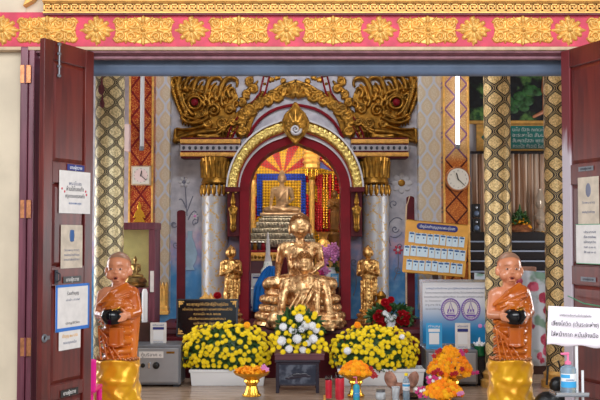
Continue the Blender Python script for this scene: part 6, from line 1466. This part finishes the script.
plain('mural_leaf', (50, 96, 50), .5, vary=.5, nscale=14); mb.build('painted_shrub', 'mural_leaf', e, smooth='all')
Ys = 13.06; e = thing('green_sign', 'green sign with pale Thai verses and a gold end ornament under the night mural', 'sign', (0, 0, 0)); plain('sign_green', (12, 116, 108), .4, vary=.1)
MB().box(X(477, Ys), X(572, Ys), Ys - .02, Ys + .02, Z(151, Ys), Z(124.5, Ys)).build('sign_frame', 'gold_paint', e, bevel=.004); MB().box(X(488, Ys), X(570, Ys), Ys - .026, Ys, Z(149, Ys), Z(126, Ys)).build('sign_face', 'sign_green', e)
a_ = [P(481, 137.5, Ys), P(490, 126.5, Ys), P(499, 137.5, Ys), P(490, 148.5, Ys)]; MB().prism([(p.x, p.z) for p in a_], Ys - .032, Ys - .01).build('diamond', 'sign_green', e, bevel=.003)
for i, t_ in enumerate(('นะโม ตัสสะ ภะคะวะโต', 'อะระหะโต สัมมา', 'สัมพุทธัสสะ พุทธัง', 'สะระณัง คัจฉามิ ธัมมัง')): lettering(t_, .075, 'gold_paint' if 0 else 'porcelain', e, (X(530, Ys), Ys - .028, Z(131.5 + i * 5.5, Ys)), width=34 / F * Ys)
# curtain on a dark rail
Yk = 12.7; e = thing('brown_curtain', 'long brown and beige pleated curtain hanging from a dark rail', 'curtain', (0, 0, 0)); MB().tube([(X(471, Yk), Yk, Z(152.5, Yk)), (X(590, Yk), Yk, Z(152.5, Yk))], .018, 10).build('rail', 'shelf_black', e, smooth=True)
n = 260; vs = []; xa_, xb_ = X(472, Yk), X(588, Yk)
for j in range(9):
    t = j / 8; z = Z(154, Yk) * (1 - t) + 1.2 * t
    for i in range(n + 1): u = i / n; vs.append((xa_ + (xb_ - xa_) * u, Yk + .05 * math.sin(u * 120 + .6 * math.sin(u * 33)) * (.6 + .5 * t) + .015 * math.sin(u * 260), z))
MB().add(vs, [(j * (n + 1) + i, j * (n + 1) + i + 1, (j + 1) * (n + 1) + i + 1, (j + 1) * (n + 1) + i) for j in range(8) for i in range(n)]).build('cloth', 'curtain', e, smooth='all').modifiers.new('s', 'SOLIDIFY').thickness = .004
# stepped black shelf
e = thing('tiered_shelf', 'glossy black tiered shelf with pale step edges beside the gold pillars', 'shelf', (0, 0, 0)); sx0, sx1 = X(467.5, 11.7), X(590, 11.7)
steps = [(232, 12.45), (241, 12.3), (250.5, 12.1), (260.5, 11.95), (271, 11.8)]
for i, (py, Y) in enumerate(steps):
    z = Z(py, Y); MB().box(wx0 + .02, sx1, Y, 12.6, (Z(steps[i + 1][0], steps[i + 1][1]) if i < 4 else 0) , z).build('step', 'shelf_black', e); MB().box(wx0 + .02, sx1, Y - .008, Y + .02, z - .018, z + .002).build('step_edge', 'shelf_edge' if i else 'shelf_black', e)
z0 = Z(232, 12.45)
for i, (py, lab) in enumerate(((228.5, 'lower of two small black speakers stacked beside the gold pillar'), (213.5, 'upper of two small black speakers stacked beside the gold pillar'))):
    e = thing('small_speaker', lab, 'speaker', (X(476, 12.52), 12.52, z0 + i * .2), 0, 'black speakers on the tiered shelf'); MB().box(-.055, .055, -.05, .05, 0, .19).build('cabinet', 'bag_black', e, bevel=.006); MB().ball((0, -.052, .06), (.036, .012, .036), 16, 8).build('woofer', 'steel_blue', e, smooth='all'); MB().ball((0, -.052, .14), (.018, .008, .018), 12, 8).build('tweeter', 'chrome', e, smooth='all')
e = thing('floral_offering', 'little green-topped cone of flowers on the black tiered shelf', 'flower offering', (X(520, 12.52), 12.52, z0)); MB().lathe([(.16, 0), (.17, .03), (.13, .08), (.14, .1)], 24).build('dish', 'copper', e, smooth=True)
leaves('foliage', e, (0, 0, .15), (.11, .08, .12), 200, .06); mb = MB()
for k in range(34): a = random.uniform(0, 2 * PI); t = random.random(); mb.ball(((.15 - .1 * t) * math.cos(a), (.12 - .08 * t) * math.sin(a), .06 + .12 * t), .02, 7, 5)
mb.build('blooms', 'orange_petal', e, smooth='all'); MB().capsule((0, 0, .16), (0, 0, .38), .045, .008).build('leaf_cone', 'mural_leaf', e, smooth=True); 
e = thing('glass_lamp', 'tall clear glass lamp at the end of the black tiered shelf', 'lamp', (X(540.5, 12.52), 12.52, z0)); MB().lathe([(.09, 0), (.10, .02), (.04, .06), (.03, .1), (.085, .16), (.09, .22), (.04, .29), (.035, .32), (.075, .38), (.07, .46), (.03, .56), (.035, .6)], 24).build('glass_body', 'crystal', e, smooth=True) if 'crystal' in M else None
m = Mat('crystal', (196, 178, 158), .15, .3, Alpha=1.0); M['crystal'] = m.mat
MB().lathe([(.09, 0), (.10, .02), (.04, .06), (.03, .1), (.085, .16), (.09, .22), (.04, .29), (.035, .32), (.075, .38), (.07, .46), (.03, .56), (.035, .6)], 24, flute=lambda a, z: 1 + .05 * math.cos(10 * a)).build('glass_body', 'crystal', e, smooth=True)
MB().lathe([(.095, -.0), (.095, .018)], 20).build('lamp_foot', 'gold_old', e, smooth=True)
# rose-printed cloth hung over a low screen
Yf = 9.7; n = 80; vs = []; xa_, xb_ = X(474, Yf), X(549, Yf)
e = thing('rose_print_cloth', 'pale cloth printed with crimson roses draped behind the novice monk', 'cloth', (0, 0, 0))
for j in range(13):
    t = j / 12; z = Z(272.5, Yf) * (1 - t) + .10 * t
    for i in range(n + 1): u = i / n; vs.append((xa_ + (xb_ - xa_) * u, Yf + .010 * math.sin(u * 34 + 1.4 * math.sin(u * 9)) * (.3 + t), z - .02 * math.sin(u * 7) * (1 - t)))
o = MB().add(vs, [(j * (n + 1) + i, j * (n + 1) + i + 1, (j + 1) * (n + 1) + i + 1, (j + 1) * (n + 1) + i) for j in range(12) for i in range(n)]).build('drape', 'rose_print', e, smooth='all'); o.modifiers.new('s', 'SOLIDIFY').thickness = .004
o.location.y = 0
tag(MB().box(xa_, xb_, Yf + .06, Yf + .10, 0, Z(273, Yf)).build('low_screen', 'dark_wood'), 'low dark screen behind the rose-printed cloth', 'screen')
tag(MB().box(X(518, 9.9), X(536, 9.9), 9.9, 10.1, 0, Z(267, 9.9)).build('brown_box', 'brown_paper', bevel=.006), 'brown box edge showing above the rose-printed cloth', 'box')

# ---- inside the arch: offerings round the throne
Yo = 11.55; zN = .55
e = thing('porcelain_spire', 'white and green porcelain spire under the bronze Buddha, beside the blue cloth', 'ornament', (X(268, Yo), Yo, zN)); h = Z(232, Yo) - zN
MB().lathe([(.12, 0), (.13, .05), (.09, .09), (.10, h * .35), (.085, h * .42), (.095, h * .5), (.06, h * .55), (.05, h * .62)], 20).build('spire_body', 'porcelain', e, smooth=True); MB().lathe([(.05, h * .6), (.03, h * .7), (.026, h * .85), (.006, h)], 16).build('spire_tip', 'white_paint', e, smooth=True)
e = thing('blue_draped_cloth', 'bright blue cloth hanging in folds beside the gilded lotus throne', 'cloth', (X(266, 10.8), 11.05, 0)); n = 50; vs = []
for j in range(15):
    t = j / 14; z = Z(266, 11) * (1 - t) + .56 * t; w0 = .03 + .14 * min(1, t * 2.2) ** .6
    for i in range(n + 1): u = i / n - .5; vs.append((u * 2 * w0 + .06 * (1 - t) ** 2, -.04 * math.cos(u * 5) + .014 * math.sin(u * 40 + 3 * t) - .02, z))
MB().add(vs, [(j * (n + 1) + i, j * (n + 1) + i + 1, (j + 1) * (n + 1) + i + 1, (j + 1) * (n + 1) + i) for j in range(14) for i in range(n)]).build('drape', 'blue_cloth', e, smooth='all').modifiers.new('s', 'SOLIDIFY').thickness = .005
e = thing('white_cabinet', 'low white cabinet with a patterned base strip inside the arch', 'cabinet', (X(257, 11.4), 11.42, zN)); zc2 = Z(288.5, 11.4) - zN; MB().box(-.17, .22, -.06, .3, 0, zc2 - .012).build('carcass', 'white', e, bevel=.004); MB().box(-.18, .23, -.07, .31, zc2 - .012, zc2).build('top', 'white', e, bevel=.003)
mb = MB()
for k in range(9): mb.box(-.165 + k * .042, -.14 + k * .042, -.064, -.058, .03, .055); mb.box(-.155 + k * .042, -.15 + k * .042, -.064, -.058, .06, .085)
mb.build('pattern_strip', 'navy', e)
e = thing('red_gold_table', 'carved red and gold altar table inside the arch behind the blue cloth', 'table', (X(258, 12.1), 11.98, zN)); z_ = Z(250, 12.1) - zN
MB().box(-.25, .30, -.1, .2, z_ - .03, z_).build('tabletop', 'red_paint', e, bevel=.004); MB().box(-.25, .30, -.105, .18, z_ - .14, z_ - .03).build('carved_apron', 'gold_paint', e, bevel=.01); MB().box(-.24, .29, -.08, .18, 0, z_ - .14).build('lower_body', 'maroon_top', e)
mb = MB()
for k in range(11): mb.ball((-.22 + k * .05, -.115, z_ - .085), (.02, .015, .03), 8, 6)
mb.build('carving', 'gold_old', e, smooth='all')
for k, (px, mat, nm) in enumerate(((251, 'dark_metal', 'dark'), (255, 'gold_old', 'gold'), (259.5, 'dark_metal', 'dark'), (263, 'red_paint', 'red'))):
    e = thing('offering_jar', 'small %s jar on the red and gold table, %s from the arch post' % (nm, ['first', 'second', 'third', 'fourth'][k]), 'jar', (X(px, 12.1), 12.1, zN + z_), 0, 'small jars on the red and gold table')
    MB().lathe([(.025, 0), (.035, .04), (.02, .08), (.028, .10)], 14).build('jar_body', mat, e, smooth=True); MB().ball((0, 0, .105), (.022, .022, .014), 10, 6).build('lid', 'white', e, smooth='all')
# orchids in a white vase, gold stand, blue card, yellow tube
e = thing('orchid_vase', 'white vase of pink orchids beside the gilded Buddha within the arch', 'vase', (X(330.5, 11.4), 11.4, zN)); zv = Z(285, 11.4) - zN
MB().box(-.10, .10, -.1, .1, 0, zv).build('stand_block', 'red_dark', e); MB().lathe([(.05, zv), (.08, zv + .06), (.085, zv + .13), (.05, zv + .2), (.06, zv + .22)], 20).build('vase_body', 'white', e, smooth=True)
L_ = lambda px, py, dy=0: P(px, py, 11.33 + dy) - e.location
for px, py in ((322, 249), (326, 252), (330, 248), (334, 246), (327, 257), (322, 258), (333, 254), (336, 250), (330, 253), (325, 262), (324, 268), (322, 272), (327, 272), (334, 259), (337, 256), (320, 254)):
    mb = MB(); s_ = .05
    for k in range(5): a = 2 * PI * k / 5 + px; mb.ball((s_ * .6 * math.cos(a), 0, s_ * .6 * math.sin(a)), (s_ * .5, .012, s_ * .36), 8, 5, Matrix.Rotation(-a, 3, 'Y'))
    mb.ball((0, -.012, 0), .012, 6, 5); mb.build('orchid_bloom', 'pink_petal' if (px + py) % 3 else 'magenta_petal', e, smooth='all', loc=L_(px, py, random.uniform(-.03, .03)))
leaves('foliage', e, (0, 0, zv + .3), (.12, .05, .18), 60, .09)
e = thing('incense_stand', 'small gold footed stand behind the pink orchids', 'stand', (X(323.5, 12.3), 12.3, zN)); z_ = Z(232, 12.3) - zN; MB().lathe([(.14, 0), (.12, z_ - .25), (.09, z_ - .15), (.05, z_ - .1), (.06, z_ - .04), (.1, z_)], 20).build('stand_body', 'gold_paint', e, smooth=True)
e = card_stand(330.5, 338.5, 273.5, 287, 11.25, 'small blue payment card below the pink orchids', 'sky_blue', 'white', 'ทำบุญ')
e = thing('yellow_pillar_candle', 'tall yellow pillar candle just inside the arch post by the orchids', 'candle', (X(338.6, 11.5), 11.5, zN)); h = Z(258, 11.5) - zN; MB().lathe([(.028, 0), (.028, h), (.004, h + .01)], 16).build('wax', 'gold_paint', e, smooth=True); MB().tube([(0, 0, h), (0, 0, h + .03)], .003, 6).build('wick', 'black', e)
for i, (px, py) in enumerate(((254, 270), (262, 268))): pass
e = thing('photo_frame', 'small framed picture leaning on the white cabinet behind the payment card', 'picture', (X(262, 11.6), 11.62, zN + zc2)); MB().box(-.09, .09, -.01, .01, 0, .16).build('frame', 'dark_wood', e, bevel=.004); MB().box(-.075, .075, -.013, -.008, .015, .145).build('picture', 'ink_soft', e)

# ================================================================== SIGN, HAND GEL AND STAND AT THE DOOR
Yg = 5.35; x0, x1 = X(546, Yg), X(600.5, Yg); hw = (x1 - x0) / 2; zt, zb_ = Z(307, Yg), Z(346, Yg)
e = thing('sign_stand', 'white metal stand with a small tray at the half-worn door', 'stand', (X(576, Yg), Yg + .02, 0)); ztray = Z(393, Yg)
MB().tube([(0, 0, .02), (0, 0, zt - .02)], .010, 12).build('pole', 'white', e, smooth=True); MB().tube([(.035, 0, .02), (.035, 0, Z(371, Yg))], .008, 12).build('side_rod', 'white', e, smooth=True)
MB().lathe([(.14, 0), (.14, .015), (.02, .03)], 32).build('base', 'white', e, smooth=True); MB().box(-.15, .045, -.09, .05, ztray - .012, ztray).build('tray', 'grey_metal', e, bevel=.003); MB().box(-.15, .045, -.09, -.086, ztray, ztray + .014).box(-.15, -.146, -.09, .05, ztray, ztray + .014).build('tray_lip', 'chrome', e)
n = 14; vs = []
s = thing('health_sign', 'white laminated sign with three lines of Thai above the hand-gel bottle', 'sign', ((x0 + x1) / 2, Yg, (zt + zb_) / 2), 0, ry=.05); hh = (zt - zb_) / 2
for j in range(n + 1):
    for i in range(n + 1): u = i / n * 2 - 1; v = j / n * 2 - 1; vs.append((u * hw, .008 * math.cos(u * 3) - .006, v * hh + (.006 * math.sin(u * 6) if j == 0 else 0)))
MB().add(vs, [(j * (n + 1) + i, j * (n + 1) + i + 1, (j + 1) * (n + 1) + i + 1, (j + 1) * (n + 1) + i) for j in range(n) for i in range(n)]).build('sheet', 'paper_white', s, smooth='all') if 'paper_white' in M else None
plain('paper_white', (236, 226, 234), .5); o = MB().add(vs, [(j * (n + 1) + i, j * (n + 1) + i + 1, (j + 1) * (n + 1) + i + 1, (j + 1) * (n + 1) + i) for j in range(n) for i in range(n)]).build('sheet', 'paper_white', s, smooth='all'); o.modifiers.new('s', 'SOLIDIFY').thickness = .0015
lettering('มาตรการป้องกันเชื้อไวรัสโควิด', .017, 'ink', s, (0, -.016, hh * .52), width=hw * 1.15); lettering('เลี่ยงโควิด (เว้นระยะห่าง)', .036, 'ink', s, (0, -.016, hh * .02), width=hw * 1.72); lettering('ใส่หน้ากาก หมั่นล้างมือ', .036, 'ink', s, (0, -.016, -hh * .52), width=hw * 1.72)
e = pump_bottle((X(566.5, Yg - .02), Yg - .02, ztray), .046, .245, None, 'bottle', 'pump_pink', 'white', 'large clear hand-gel bottle with a pink pump on the stand tray')
e.scale = (1, .8, 1); MB().lathe([(.0472, .04), (.0472, .075)], 28, a0=-PI * .9, a1=-PI * .1).build('label_band', 'sky_blue', e, smooth=True); MB().lathe([(.0472, .095), (.0472, .115)], 28, a0=-PI * .9, a1=-PI * .5).build('label_band', 'sky_blue', e, smooth=True)
lettering('แอลกอฮอล์', .016, 'ink_blue', e, (0, -.049, .08), width=.05)
p0, p1 = P(568, 296, 5.9), P(601, 306.5, 5.35); m_ = (p0 + p1) / 2 - Vector((0, 0, .015))
tag(MB().tube([p0, m_, p1], .004, 8).build('green_string', 'green_line', smooth=True), 'thin green string stretched from the half-worn door above the white sign', 'string')
# black bag on the floor behind the stand
e = thing('black_bag', 'slumped black bag on the floor behind the hand-gel stand', 'bag', (X(553, 6.9), 6.9, 0)); mb = MB()
for a, b_, z, r_ in ((0, 0, .12, .13), (.05, 0, .25, .10), (-.05, .02, .2, .11), (.02, -.02, .36, .07), (.0, .0, .02, .14)): mb.ball((a, b_, z), (r_, r_ * .7, r_), 16, 10)
sculpt('bag_body', mb, 'bag_black', e, .012, 3); MB().tube([(-.06, 0, .36), (-.05, 0, .5), (.03, 0, .54), (.07, 0, .40)], .009, 8).build('strap', 'bag_black', e, smooth=True)
# pink plastic chair back behind the wooden door
e = thing('pink_chair', 'hot pink plastic chair half hidden behind the wooden door', 'chair', (X(84, 6.4), 6.45, 0)); zc = Z(360, 6.4); mb = MB()
o = MB().box(-.20, .085, -.02, .01, .38, zc).build('backrest', 'hot_pink', e, bevel=.0); bv = o.modifiers.new('b', 'BEVEL'); bv.width = .05; bv.segments = 6; bv.limit_method = 'NONE'; o.scale = (1, .8, 1)
MB().box(-.22, .06, -.0, .33, .36, .39).build('seat', 'hot_pink', e, bevel=.01)
for sx in (-.20, .04):
    for sy in (.02, .30): MB().lathe([(.018, 0), (.022, .36)], 12, c=(sx, sy, 0)).build('leg', 'hot_pink', e, smooth=True)
